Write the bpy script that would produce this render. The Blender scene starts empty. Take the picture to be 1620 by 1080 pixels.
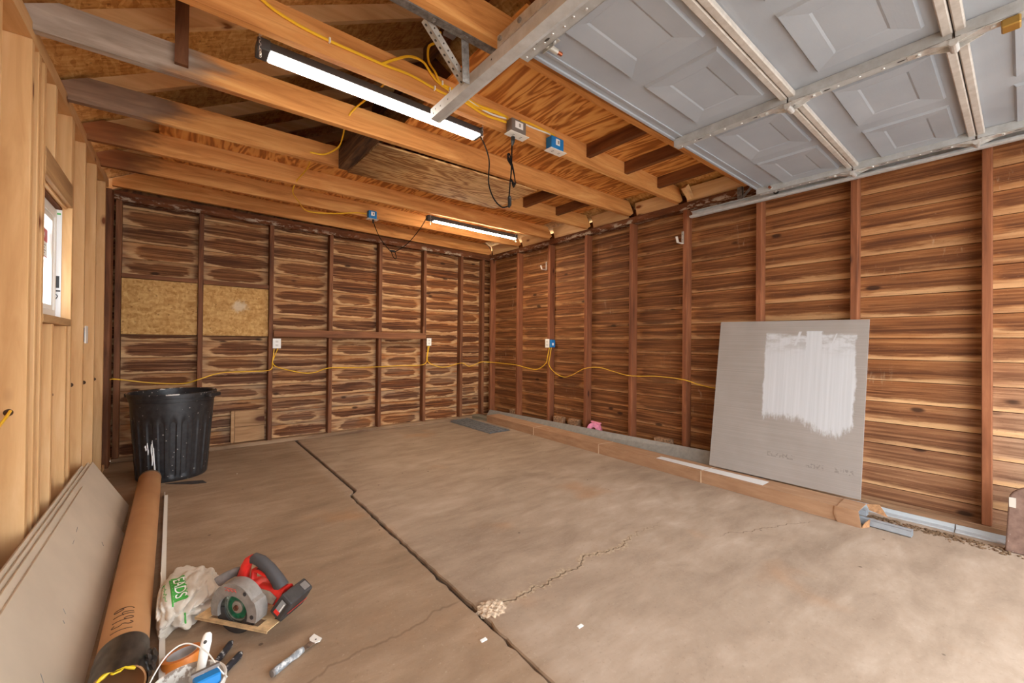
import bpy, bmesh, math, random
from mathutils import Vector, Matrix, Euler
random.seed(11)
SC = bpy.context.scene
COL = SC.collection
PI = math.pi

# ------------------------------------------------------------------ helpers
def lin(c):
    def f(v):
        v /= 255.0
        return v / 12.92 if v <= 0.04045 else ((v + 0.055) / 1.055) ** 2.4
    return (f(c[0]), f(c[1]), f(c[2]), 1.0)

class NT:
    """small wrapper for writing node materials"""
    def __init__(s, name):
        s.m = bpy.data.materials.new(name)
        s.m.use_nodes = True
        s.t = s.m.node_tree
        s.b = s.t.nodes['Principled BSDF']
    def n(s, typ, ins=None, **props):
        nd = s.t.nodes.new(typ)
        for k, v in props.items():
            setattr(nd, k, v)
        for k, v in (ins or {}).items():
            s.put(nd.inputs[k], v)
        return nd
    def put(s, inp, v):
        if isinstance(v, bpy.types.NodeSocket):
            s.t.links.new(v, inp)
        else:
            try:
                inp.default_value = v
            except Exception:
                inp.default_value = tuple(v)[:3]
    def out(s, **kw):
        for k, v in kw.items():
            s.put(s.b.inputs[k.replace('_', ' ')], v)
    def obj(s):
        return s.n('ShaderNodeTexCoord').outputs['Object']
    def rnd(s):
        return s.n('ShaderNodeObjectInfo').outputs['Random']
    def math(s, op, a, b=0.0, c=0.0, clamp=False):
        nd = s.n('ShaderNodeMath', {0: a, 1: b, 2: c}, operation=op)
        nd.use_clamp = clamp
        return nd.outputs[0]
    def vmul(s, v, k):
        return s.n('ShaderNodeVectorMath', {0: v, 1: k}, operation='MULTIPLY').outputs[0]
    def vadd(s, v, k):
        return s.n('ShaderNodeVectorMath', {0: v, 1: k}, operation='ADD').outputs[0]
    def comb(s, x=0.0, y=0.0, z=0.0):
        return s.n('ShaderNodeCombineXYZ', {0: x, 1: y, 2: z}).outputs[0]
    def sep(s, v):
        nd = s.n('ShaderNodeSeparateXYZ', {0: v})
        return nd.outputs[0], nd.outputs[1], nd.outputs[2]
    def noise(s, v, scale=5.0, detail=3.0, rough=0.55, dist=0.0):
        return s.n('ShaderNodeTexNoise', {'Vector': v, 'Scale': scale, 'Detail': detail, 'Roughness': rough, 'Distortion': dist}).outputs[0]
    def voro(s, v, scale=5.0, rand=1.0):
        nd = s.n('ShaderNodeTexVoronoi', {'Vector': v, 'Scale': scale, 'Randomness': rand})
        return nd.outputs['Distance'], nd.outputs['Color']
    def mix(s, f, a, b, blend='MIX'):
        nd = s.n('ShaderNodeMix', data_type='RGBA', blend_type=blend)
        s.put(nd.inputs[0], f); s.put(nd.inputs[6], a); s.put(nd.inputs[7], b)
        return nd.outputs[2]
    def ramp(s, f, stops):
        nd = s.n('ShaderNodeValToRGB', {0: f})
        cr = nd.color_ramp
        while len(cr.elements) < len(stops):
            cr.elements.new(0.5)
        for e, (p, c) in zip(cr.elements, stops):
            e.position = p
            e.color = c if len(c) == 4 else lin(c)
        return nd.outputs[0]
    def step(s, v, a, b):
        nd = s.n('ShaderNodeMapRange', {0: v, 1: a, 2: b, 3: 0.0, 4: 1.0}, interpolation_type='SMOOTHSTEP')
        return nd.outputs[0]
    def bump(s, h, strength=0.2, dist=0.01):
        s.put(s.b.inputs['Normal'], s.n('ShaderNodeBump', {'Height': h, 'Strength': strength, 'Distance': dist}).outputs[0])
    def uv(s, name):
        return s.n('ShaderNodeUVMap', uv_map=name).outputs[0]

def plain(name, rgb, rough=0.5, metal=0.0, var=0.0, scale=30.0, spec=0.5, coat=0.0, bump=0.0):
    t = NT(name)
    c = lin(rgb)
    if var:
        n = t.noise(t.vadd(t.obj(), t.rnd()), scale, 4)
        d = lin([x * (1 - var) for x in rgb]); l = lin([min(255, x * (1 + var)) for x in rgb])
        t.out(Base_Color=t.ramp(n, [(0.3, d), (0.7, l)]))
        if bump:
            t.bump(n, bump, 0.003)
    else:
        t.out(Base_Color=c)
    t.out(Roughness=rough, Metallic=metal, Specular_IOR_Level=spec)
    return t.m

class MB:
    def __init__(s):
        s.bm = bmesh.new()
    def hexa(s, p):
        v = [s.bm.verts.new(q) for q in p]
        for f in ((0, 3, 2, 1), (4, 5, 6, 7), (0, 1, 5, 4), (1, 2, 6, 5), (2, 3, 7, 6), (3, 0, 4, 7)):
            s.bm.faces.new([v[i] for i in f])
        return s
    def box(s, x0, x1, y0, y1, z0, z1):
        return s.hexa([(x0, y0, z0), (x1, y0, z0), (x1, y1, z0), (x0, y1, z0), (x0, y0, z1), (x1, y0, z1), (x1, y1, z1), (x0, y1, z1)])
    def obox(s, o, ax, ay, az):
        """box from corner o with edge vectors"""
        o, ax, ay, az = map(Vector, (o, ax, ay, az))
        return s.hexa([o, o + ax, o + ax + ay, o + ay, o + az, o + ax + az, o + ax + ay + az, o + ay + az])
    def prism(s, pts, d):
        """extrude polygon pts (3d) by vector d"""
        d = Vector(d)
        a = [s.bm.verts.new(p) for p in pts]
        b = [s.bm.verts.new(Vector(p) + d) for p in pts]
        n = len(pts)
        s.bm.faces.new(a[::-1]); s.bm.faces.new(b)
        for i in range(n):
            s.bm.faces.new([a[i], a[(i + 1) % n], b[(i + 1) % n], b[i]])
        return s
    def tube(s, pts, r, seg=8, caps=True, flat=1.0):
        pts = [Vector(p) for p in pts]
        rings = []
        up = None
        for i, p in enumerate(pts):
            t = (pts[min(i + 1, len(pts) - 1)] - pts[max(i - 1, 0)]).normalized()
            if up is None:
                up = Vector((0, 0, 1)) if abs(t.z) < 0.9 else Vector((1, 0, 0))
            u = (up - t * up.dot(t))
            u = u.normalized() if u.length > 1e-6 else t.orthogonal().normalized()
            up = u
            w = t.cross(u)
            rr = r[i] if isinstance(r, (list, tuple)) else r
            rings.append([s.bm.verts.new(p + u * (rr * math.cos(2 * PI * k / seg)) + w * (rr * flat * math.sin(2 * PI * k / seg))) for k in range(seg)])
        for a, b in zip(rings, rings[1:]):
            for k in range(seg):
                s.bm.faces.new([a[k], a[(k + 1) % seg], b[(k + 1) % seg], b[k]])
        if caps:
            s.bm.faces.new(rings[0][::-1]); s.bm.faces.new(rings[-1])
        return s
    def lathe(s, prof, seg=32, mat=None, cap0=False, cap1=False, close=False):
        """prof list of (r,z) around Z, then transformed by matrix mat"""
        M = mat or Matrix()
        rings = [[s.bm.verts.new(M @ Vector((r * math.cos(2 * PI * k / seg), r * math.sin(2 * PI * k / seg), z))) for k in range(seg)] for r, z in prof]
        pr = list(zip(rings, rings[1:]))
        if close:
            pr.append((rings[-1], rings[0]))
        for a, b in pr:
            for k in range(seg):
                s.bm.faces.new([a[k], a[(k + 1) % seg], b[(k + 1) % seg], b[k]])
        if cap0: s.bm.faces.new(rings[0][::-1])
        if cap1: s.bm.faces.new(rings[-1])
        return s
    def quad(s, a, b, c, d):
        s.bm.faces.new([s.bm.verts.new(p) for p in (a, b, c, d)])
        return s
    def bevel(s, w=0.003, seg=1, ang=0.6):
        s.bm.normal_update()
        ed = [e for e in s.bm.edges if len(e.link_faces) == 2 and e.calc_face_angle(0) > ang]
        if ed:
            bmesh.ops.bevel(s.bm, geom=ed, offset=w, segments=seg, profile=0.5, affect='EDGES')
        return s
    def build(s, name, mat, parent=None, loc=None, smooth=False, fixn=True):
        if fixn:
            bmesh.ops.recalc_face_normals(s.bm, faces=s.bm.faces[:])
        if smooth:
            for f in s.bm.faces: f.smooth = True
        me = bpy.data.meshes.new(name)
        s.bm.to_mesh(me); s.bm.free()
        me.materials.append(mat)
        if smooth:
            try: me.set_sharp_from_angle(angle=0.7)
            except Exception: pass
        o = bpy.data.objects.new(name, me)
        COL.objects.link(o)
        if parent is not None:
            o.parent = parent
            base = Vector((0, 0, 0))
            q = parent
            while q is not None:
                base += Vector(q.location); q = q.parent
            # meshes are written in world coordinates; children keep them by offset
            if loc is None: loc = base
            me.transform(Matrix.Translation(-Vector(loc)))
            o.location = Vector(loc) - base
        else:
            if loc is None:
                bb = [v.co for v in me.vertices]
                loc = (sum(v.x for v in bb) / len(bb), sum(v.y for v in bb) / len(bb), min(v.z for v in bb))
            me.transform(Matrix.Translation(-Vector(loc)))
            o.location = loc
        return o

def tag(o, label, cat, group=None):
    o['label'] = label; o['category'] = cat
    if group: o['group'] = group
    return o
def struct(o):
    o['kind'] = 'structure'
    return o
def empty(name, loc, label, cat, group=None):
    o = bpy.data.objects.new(name, None); COL.objects.link(o)
    o.location = loc; o.empty_display_size = 0.05
    return tag(o, label, cat, group)
def smoothpath(pts, sub=6):
    pts = [Vector(p) for p in pts]
    out = []
    for i in range(len(pts) - 1):
        p0, p1, p2, p3 = pts[max(i - 1, 0)], pts[i], pts[i + 1], pts[min(i + 2, len(pts) - 1)]
        for k in range(sub):
            t = k / sub
            out.append(0.5 * ((2 * p1) + (p2 - p0) * t + (2 * p0 - 5 * p1 + 4 * p2 - p3) * t * t + (3 * p1 - p0 - 3 * p2 + p3) * t ** 3))
    out.append(pts[-1])
    return out
def text_mesh(txt, size, M, name, mat, parent, extrude=0.0002):
    cu = bpy.data.curves.new('lettering', 'FONT')
    cu.body = txt; cu.size = size; cu.extrude = extrude; cu.align_x = 'CENTER'; cu.align_y = 'CENTER'
    to = bpy.data.objects.new('lettering', cu); COL.objects.link(to)
    dg = bpy.context.evaluated_depsgraph_get()
    me = bpy.data.meshes.new_from_object(to.evaluated_get(dg))
    bpy.data.objects.remove(to); bpy.data.curves.remove(cu)
    me.transform(M)
    bm = bmesh.new(); bm.from_mesh(me); bpy.data.meshes.remove(me)
    mb = MB(); mb.bm.free(); mb.bm = bm
    return mb.build(name, mat, parent, fixn=False)

# ------------------------------------------------------------------ camera
H_CAM = 1.0633
yaw, pit, rol, f_px = 0.6809, 0.0069, 0.0091, 655.93
fw0 = Vector((math.sin(yaw), math.cos(yaw), 0)); rt0 = Vector((math.cos(yaw), -math.sin(yaw), 0)); up0 = Vector((0, 0, 1))
fw = fw0 * math.cos(pit) + up0 * math.sin(pit); up1 = up0 * math.cos(pit) - fw0 * math.sin(pit)
rt = rt0 * math.cos(rol) + up1 * math.sin(rol); up = up1 * math.cos(rol) - rt0 * math.sin(rol)
cd = bpy.data.cameras.new('camera'); cam = bpy.data.objects.new('camera', cd); COL.objects.link(cam)
Mc = Matrix((rt, up, -fw)).transposed().to_4x4(); Mc.translation = Vector((0, 0, H_CAM))
cam.matrix_world = Mc
cd.sensor_width = 36.0; cd.lens = f_px / 1620 * 36.0; cd.clip_start = 0.02
SC.camera = cam

# ------------------------------------------------------------------ materials
def wood(name, axis, dark, mid, light, knot=None, kn=1.0, contrast=1.0, scale=1.0, grey=None, fine=0.35, rough=0.72, kscale=1.0):
    t = NT(name)
    P = t.obj()
    off = t.vmul(t.comb(t.rnd(), t.rnd(), t.rnd()), (31.0, 47.0, 23.0))
    st = [1.0, 1.0, 1.0]; st['XYZ'.index(axis)] = 0.1
    sf = [1.0, 1.0, 1.0]; sf['XYZ'.index(axis)] = 0.02
    sk = [1.0, 1.0, 1.0]; sk['XYZ'.index(axis)] = 0.42
    Q = t.vadd(t.vmul(P, st), off)
    n = t.noise(Q, 16 * scale, 5, 0.6, 0.8)
    fn = t.noise(t.vadd(t.vmul(P, sf), off), 110, 3)
    col = t.ramp(n, [(0.5 - 0.22 / contrast, lin(dark)), (0.5, lin(mid)), (0.5 + 0.22 / contrast, lin(light))])
    col = t.mix(t.math('MULTIPLY', t.step(fn, 0.5, 0.75), fine), col, lin(dark))
    if grey:
        edge, gc, gd = grey
        x, y, z = t.sep(P)
        xx = t.math('ADD', x, t.math('MULTIPLY', t.math('SUBTRACT', t.noise(t.vmul(P, (2.0, 6, 9)), 1.6, 4), 0.5), 0.5))
        m = t.step(xx, edge + 0.12, edge - 0.12)
        gn = t.ramp(n, [(0.25, lin(gd)), (0.65, lin(gc))])
        col = t.mix(m, col, gn)
        m2 = t.math('MULTIPLY', m, t.step(xx, edge - 0.16, edge + 0.05))
        col = t.mix(t.math('MULTIPLY', m2, 0.75), col, lin((52, 34, 26)))
    if knot:
        d, _ = t.voro(t.vadd(t.vmul(P, sk), off), 3.6 * kscale)
        col = t.mix(t.math('MULTIPLY', t.step(d, 0.20 * kn, 0.11 * kn), 0.35), col, lin(knot))
        col = t.mix(t.step(d, 0.125 * kn, 0.07 * kn), col, lin(knot))
    t.out(Base_Color=col, Roughness=rough, Specular_IOR_Level=0.3)
    t.bump(n, 0.15, 0.004)
    return t.m

PINE = dict(dark=(196, 146, 92), mid=(216, 170, 116), light=(230, 190, 140), knot=(120, 66, 30), kn=0.85, contrast=0.8, fine=0.12, rough=0.6, kscale=1.8)
M_pineZ = wood('new_pine_vertical', 'Z', **PINE)
M_pineY = wood('new_pine_along', 'Y', **PINE)
M_pineX = wood('new_pine_across', 'X', **PINE)
M_pine_header = wood('header_pine', 'Y', (150, 112, 74), (178, 138, 94), (200, 160, 112), knot=(88, 48, 26), kn=0.7)
FIR = dict(dark=(160, 98, 48), mid=(207, 143, 80), light=(229, 174, 108), knot=(92, 44, 18), kn=0.5, contrast=0.9, fine=0.3)
M_firX = wood('old_fir_joist', 'X', **FIR)
M_firX_b = wood('old_fir_joist_weathered', 'X', grey=(0.62, (184, 166, 150), (128, 112, 98)), **FIR)
M_firX_c = wood('old_fir_joist_grey_end', 'X', grey=(0.50, (152, 122, 100), (96, 72, 56)), **FIR)
M_firX_d = wood('old_fir_joist_brown_end', 'X', grey=(0.32, (150, 96, 56), (118, 66, 34)), **FIR)
M_block = wood('dark_fir_blocking', 'Y', (80, 44, 22), (112, 66, 34), (142, 90, 50), fine=0.3)
M_darkrough = wood('blackened_rough_board', 'Y', (38, 24, 14), (72, 46, 28), (112, 80, 52), contrast=1.3, scale=1.6)
M_studR = wood('red_brown_stud', 'Z', (96, 54, 32), (130, 77, 47), (156, 98, 64), knot=(66, 32, 16), kn=0.5, contrast=0.9)
M_studB = wood('dark_brown_stud', 'Z', (74, 44, 27), (114, 70, 43), (148, 98, 64), knot=(52, 25, 13), kn=0.5, contrast=0.9)
M_railB = wood('dark_brown_rail', 'X', (84, 50, 30), (124, 78, 48), (156, 104, 68), contrast=0.9)
M_attic = wood('dark_attic_rafter', 'X', (74, 40, 20), (112, 64, 32), (140, 86, 46))
M_webwood = wood('dark_web_post', 'Z', (66, 38, 22), (102, 64, 40), (130, 88, 58))
M_greywood = wood('grey_green_plank', 'Y', (92, 86, 72), (124, 114, 96), (148, 136, 116))

def plate_mat(name, axis):
    t = NT(name); P = t.obj()
    st = (0.12, 1, 1) if axis == 'X' else (1, 0.12, 1)
    n = t.noise(t.vmul(P, st), 18, 5, 0.6, 0.6)
    col = t.ramp(n, [(0.3, (64, 34, 18)), (0.52, (104, 60, 34)), (0.75, (132, 82, 50))])
    sp = (0.35, 1, 1) if axis == 'X' else (1, 0.35, 1)
    p = t.noise(t.vmul(P, sp), 26, 5, 0.7)
    patch = t.noise(P, 1.3, 2)
    z = t.sep(P)[2]
    m = t.math('MULTIPLY', t.step(p, 0.50, 0.58), t.step(patch, 0.40, 0.52))
    m = t.math('MULTIPLY', m, t.step(z, 0.055, 0.02))
    col = t.mix(t.math('MULTIPLY', m, 0.85), col, lin((186, 168, 146)))
    t.out(Base_Color=col, Roughness=0.8, Specular_IOR_Level=0.2); t.bump(n, 0.2, 0.005)
    return t.m
M_plateY = plate_mat('peeling_top_plate', 'Y'); M_plateX = plate_mat('peeling_back_plate', 'X')

def planks(name, near):
    """stained horizontal boards: a dark stain in every board of every bay, pale at its rim"""
    t = NT(name)
    uvc = t.uv('cell'); uvr = t.uv('rand'); uvm = t.uv('metre')
    u, v, _ = t.sep(uvc); r1, r2, _ = t.sep(uvr); L, Z, _ = t.sep(uvm)
    pm = t.comb(L, t.math('MULTIPLY', Z, 1.0), t.math('MULTIPLY', r1, 19.0))
    d1 = t.math('SUBTRACT', t.noise(t.vmul(pm, (5.0, 22.0, 1.0)), 1.0, 4, 0.6), 0.5)
    d2 = t.math('SUBTRACT', t.noise(t.vadd(t.vmul(pm, (4.0, 26.0, 1.0)), (7.0, 3.0, 5.0)), 1.0, 4, 0.62), 0.5)
    streak = t.noise(t.vmul(pm, (1.6, 55.0, 1.0)), 1.0, 5, 0.62, 0.4)
    streak2 = t.noise(t.vadd(t.vmul(pm, (0.9, 17.0, 1.0)), (3, 9, 1)), 1.0, 3, 0.6)
    fine = t.noise(t.vmul(pm, (6.0, 240.0, 1.0)), 1.0, 2)
    uu = t.math('ADD', u, t.math('MULTIPLY', d1, 0.42))
    vv = t.math('ADD', v, t.math('MULTIPLY', d2, 0.62))
    if near is None:   # back wall
        a = t.math('ADD', 0.30, t.math('MULTIPLY', r2, 0.28)); b = t.math('ADD', 0.25, t.math('MULTIPLY', r1, 0.19)); c0 = 0.5
        topm = t.step(Z, 1.2, 2.1)
        a = t.math('ADD', a, t.math('MULTIPLY', topm, 0.12))
        b = t.math('ADD', b, t.math('MULTIPLY', topm, 0.08))
        nearm = 0.0
    else:              # right wall: full-length bands towards the door, dull brown farther back
        nearm = t.step(L, 2.3, 0.6)
        a = t.math('ADD', t.math('ADD', 0.38, t.math('MULTIPLY', r2, 0.22)), t.math('MULTIPLY', nearm, 0.22))
        b = t.math('SUBTRACT', t.math('ADD', 0.40, t.math('MULTIPLY', r1, 0.16)), t.math('MULTIPLY', nearm, 0.08)); c0 = 0.56
    p = t.math('DIVIDE', t.math('SUBTRACT', uu, t.math('ADD', 0.42, t.math('MULTIPLY', r1, 0.16))), a)
    q = t.math('DIVIDE', t.math('SUBTRACT', vv, c0), b)
    p2 = t.math('POWER', t.math('ABSOLUTE', p), 3.0); q2 = t.math('POWER', t.math('ABSOLUTE', q), 2.2)
    d = t.math('ADD', p2, q2)
    dark = t.math('MULTIPLY', t.step(d, 1.10, 0.68) if near is None else t.step(d, 1.7, 0.15), t.math('ADD', 0.66, t.math('MULTIPLY', r2, 0.32)))
    dark = t.math('MULTIPLY', dark, t.math('ADD', 0.55, t.math('MULTIPLY', t.step(streak, 0.68, 0.40), 0.45)))
    halo = t.math('MULTIPLY', t.step(d, 0.8, 1.15), t.step(d, 2.6, 1.3))
    if near is None:
        base = t.ramp(streak, [(0.28, (112, 70, 40)), (0.48, (152, 102, 60)), (0.72, (186, 140, 92))])
        greyc = t.ramp(streak, [(0.3, (104, 82, 64)), (0.55, (146, 122, 100)), (0.8, (180, 158, 132))])
        gm = t.math('MULTIPLY', t.step(Z, 1.6, 0.2), t.step(t.noise(pm, 2.2, 3), 0.35, 0.62))
        edge = t.step(t.math('ABSOLUTE', t.math('SUBTRACT', u, 0.5)), 0.30, 0.5)
        gm = t.math('MAXIMUM', t.math('MULTIPLY', gm, 0.8), t.math('MULTIPLY', edge, 0.6))
        base = t.mix(gm, base, greyc)
        orange = t.ramp(streak, [(0.3, (112, 58, 22)), (0.6, (166, 98, 44)), (0.8, (196, 132, 70))])
        om = t.math('MULTIPLY', t.step(streak2, 0.42, 0.60), t.math('ADD', 0.35, t.math('MULTIPLY', t.step(L, 0.6, 2.6), 0.45)))
        base = t.mix(om, base, orange)
        # pale rim, strongest under the stain
        below = t.math('ADD', 0.35, t.math('MULTIPLY', t.step(vv, 0.55, 0.2), 0.55))
        base = t.mix(t.math('MULTIPLY', halo, t.math('MULTIPLY', below, 0.75)), base, lin((212, 172, 124)))
        dk = t.ramp(streak, [(0.25, (44, 22, 11)), (0.5, (80, 42, 19)), (0.78, (132, 76, 36))])
    else:
        base = t.mix(nearm, t.ramp(streak, [(0.3, (104, 64, 32)), (0.5, (142, 90, 48)), (0.75, (188, 130, 76))]),
                     t.ramp(streak, [(0.28, (116, 66, 34)), (0.48, (148, 92, 50)), (0.72, (182, 128, 80))]))
        greyc = t.ramp(streak, [(0.3, (128, 98, 76)), (0.6, (172, 142, 116)), (0.8, (196, 170, 144))])
        gm = t.math('MULTIPLY', t.step(L, 0.5, -0.1), t.step(Z, 1.3, 0.5))
        gm2 = t.math('MULTIPLY', t.step(L, 1.5, 0.4), t.step(Z, 1.0, 0.2))
        gm = t.math('MAXIMUM', gm, t.math('MULTIPLY', gm2, 0.45))
        base = t.mix(t.math('MULTIPLY', gm, 0.85), base, greyc)
        # a stain sharp below and feathered above, pale wood left under it
        vs = t.math('ADD', vv, t.math('MULTIPLY', t.math('SUBTRACT', r2, 0.5), 0.20))
        low = t.step(vs, 0.14, 0.36)
        upf = t.math('SUBTRACT', 1.0, t.math('MULTIPLY', t.step(vs, 0.42, 1.05), 0.85))
        ends = t.math('MULTIPLY', t.step(uu, -0.02, 0.10), t.step(uu, 1.02, 0.88))
        band = t.math('MULTIPLY', t.math('MULTIPLY', low, upf), ends)
        blob = t.math('MULTIPLY', t.step(d, 1.25, 0.55), 0.9)
        dark = t.math('ADD', t.math('MULTIPLY', band, nearm), t.math('MULTIPLY', blob, t.math('SUBTRACT', 1.0, nearm)))
        dark = t.math('MULTIPLY', dark, t.math('ADD', 0.72, t.math('MULTIPLY', r1, 0.28)))
        dark = t.math('MULTIPLY', dark, t.math('ADD', 0.60, t.math('MULTIPLY', t.step(streak, 0.70, 0.40), 0.40)))
        pal = t.math('MULTIPLY', t.step(vs, 0.34, 0.12), t.math('ADD', 0.28, t.math('MULTIPLY', nearm, t.math('ADD', 0.04, t.math('MULTIPLY', t.step(Z, 2.1, 0.9), 0.45)))))
        base = t.mix(t.math('MULTIPLY', pal, t.step(streak2, 0.30, 0.55)), base, lin((216, 172, 122)))
        dk = t.mix(nearm, t.ramp(streak, [(0.25, (58, 32, 16)), (0.5, (88, 50, 26)), (0.75, (126, 76, 40))]),
                   t.ramp(streak, [(0.25, (62, 34, 19)), (0.5, (94, 54, 29)), (0.75, (136, 84, 46))]))
        dark = t.math('MULTIPLY', dark, t.math('SUBTRACT', 1.0, t.math('MULTIPLY', gm, 0.6)))
    col = t.mix(dark, base, dk)
    spk = t.noise(t.vmul(pm, (60.0, 130.0, 1.0)), 1.0, 3, 0.7)
    col = t.mix(t.math('MULTIPLY', t.step(spk, 0.60, 0.72), 0.35), col, lin((70, 40, 22)))
    col = t.mix(t.math('MULTIPLY', t.step(spk, 0.36, 0.26), 0.22), col, lin((204, 168, 126)))
    # knots
    kd, kc = t.voro(t.comb(t.math('MULTIPLY', L, 1.5), t.math('MULTIPLY', Z, 3.6), t.math('MULTIPLY', r1, 7.0)), 1.6)
    kd = t.math('ADD', kd, t.math('MULTIPLY', d2, 0.10))
    col = t.mix(t.math('MULTIPLY', t.step(kd, 0.12, 0.055), 0.85), col, lin((46, 24, 13)))
    # pale scuffs and drips
    if near is not None:
        s = t.noise(t.comb(t.math('MULTIPLY', L, 26.0), t.math('MULTIPLY', Z, 5.0), 0.0), 1.0, 4, 0.7)
        reg = t.step(t.noise(t.comb(L, Z, 4.0), 1.7, 2), 0.56, 0.68)
        col = t.mix(t.math('MULTIPLY', t.math('MULTIPLY', t.step(s, 0.56, 0.72), reg), 0.5), col, lin((206, 182, 150)))
    bright = t.math('ADD', 0.86, t.math('MULTIPLY', r1, 0.28))
    col = t.mix(1.0, col, t.comb(bright, bright, bright), 'MULTIPLY')
    col = t.mix(t.math('MULTIPLY', t.step(fine, 0.5, 0.75), 0.22), col, lin((58, 32, 16)))
    t.out(Base_Color=col, Roughness=0.75, Specular_IOR_Level=0.25)
    t.bump(streak, 0.25, 0.004)
    return t.m
M_wallB = planks('stained_back_boards', None)
M_wallR = planks('stained_side_boards', 1)

def osb(name, c0, c1, c2, patch=None):
    t = NT(name); P = t.vadd(t.obj(), t.vmul(t.comb(t.rnd(), t.rnd(), t.rnd()), (9.0, 5.0, 7.0)))
    w = t.n('ShaderNodeTexNoise', {'Vector': P, 'Scale': 9.0, 'Detail': 2.0}).outputs[1]
    Pw = t.vadd(P, t.vmul(w, (0.05, 0.05, 0.05)))
    def layer(rot, st):
        m = t.n('ShaderNodeMapping', {'Vector': Pw, 'Rotation': rot, 'Scale': st}).outputs[0]
        return t.voro(m, 62)[1]
    a = t.sep(layer((0.5, 0.3, 0.6), (1, 0.22, 0.6)))[0]; b = t.sep(layer((-0.7, 0.9, -0.4), (0.22, 1, 0.6)))[0]; c = t.sep(layer((1.2, -0.4, 1.4), (0.6, 0.22, 1)))[0]
    v = t.math('ADD', t.math('MULTIPLY', a, 0.4), t.math('ADD', t.math('MULTIPLY', b, 0.35), t.math('MULTIPLY', c, 0.25)))
    fn = t.noise(t.vmul(P, (1, 0.4, 1)), 90, 3)
    v = t.math('ADD', t.math('MULTIPLY', v, 0.8), t.math('MULTIPLY', fn, 0.2))
    col = t.ramp(v, [(0.22, lin(c0)), (0.5, lin(c1)), (0.78, lin(c2))])
    sp = t.voro(P, 16)[0]
    col = t.mix(t.math('MULTIPLY', t.step(sp, 0.14, 0.08), 0.5), col, lin((96, 60, 28)))
    if patch:
        x, y, z = t.sep(t.obj())
        dx = t.math('SUBTRACT', x, patch[0]); dz = t.math('SUBTRACT', z, patch[1])
        rr = t.math('SQRT', t.math('ADD', t.math('MULTIPLY', dx, dx), t.math('MULTIPLY', dz, dz)))
        rr = t.math('ADD', rr, t.math('MULTIPLY', t.math('SUBTRACT', t.noise(P, 30, 5, 0.7), 0.5), 0.16))
        col = t.mix(t.math('MULTIPLY', t.step(rr, 0.08, 0.02), 0.75), col, lin((214, 196, 168)))
    t.out(Base_Color=col, Roughness=0.75, Specular_IOR_Level=0.25)
    return t.m
M_osbroof = osb('roof_strand_board', (172, 114, 56), (206, 150, 82), (224, 176, 110))
M_osbwall = osb('wall_strand_board', (168, 122, 66), (194, 148, 88), (212, 170, 110))
M_osbwall2 = osb('wall_strand_board_scuffed', (168, 122, 66), (194, 148, 88), (212, 170, 110), patch=(0.02, 0.30))

def ply(name, cd, cm, cl, freq=46, along='Y', sc=1.0, stain=None):
    t = NT(name); P = t.obj()
    st = (1.0, 0.16, 1.0) if along == 'Y' else (0.16, 1.0, 1.0)
    w = t.noise(t.vmul(P, st), 3.2 * sc, 4, 0.52, 0.5)
    band = t.math('ADD', 0.5, t.math('MULTIPLY', t.math('SINE', t.math('MULTIPLY', w, freq)), 0.5))
    sf = (1.0, 0.03, 1.0) if along == 'Y' else (0.03, 1.0, 1.0)
    fn = t.noise(t.vmul(P, sf), 90, 3)
    v = t.math('ADD', t.math('MULTIPLY', band, 0.7), t.math('MULTIPLY', fn, 0.45))
    col = t.ramp(v, [(0.25, lin(cd)), (0.55, lin(cm)), (0.9, lin(cl))])
    big = t.noise(P, 2.0, 3)
    col = t.mix(t.math('MULTIPLY', t.step(big, 0.45, 0.7), 0.25), col, lin(cd))
    if stain:
        x = t.sep(P)[0]
        xx = t.math('ADD', x, t.math('MULTIPLY', t.math('SUBTRACT', t.noise(P, 4, 4), 0.5), 0.7))
        col = t.mix(t.math('MULTIPLY', t.step(xx, stain + 0.25, stain - 0.25), 0.65), col, lin((60, 32, 16)))
    t.out(Base_Color=col, Roughness=0.6, Specular_IOR_Level=0.3)
    return t.m
M_ply = ply('flame_grain_plywood', (158, 92, 38), (204, 132, 62), (226, 164, 90), freq=84, sc=1.25)
M_ply2 = ply('plywood_patch_panel', (158, 106, 58), (206, 156, 98), (228, 188, 132), along='X', freq=80, sc=1.8, stain=-0.45)
M_attp = ply('attic_sheathing', (84, 48, 22), (112, 68, 34), (136, 88, 48))

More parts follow.
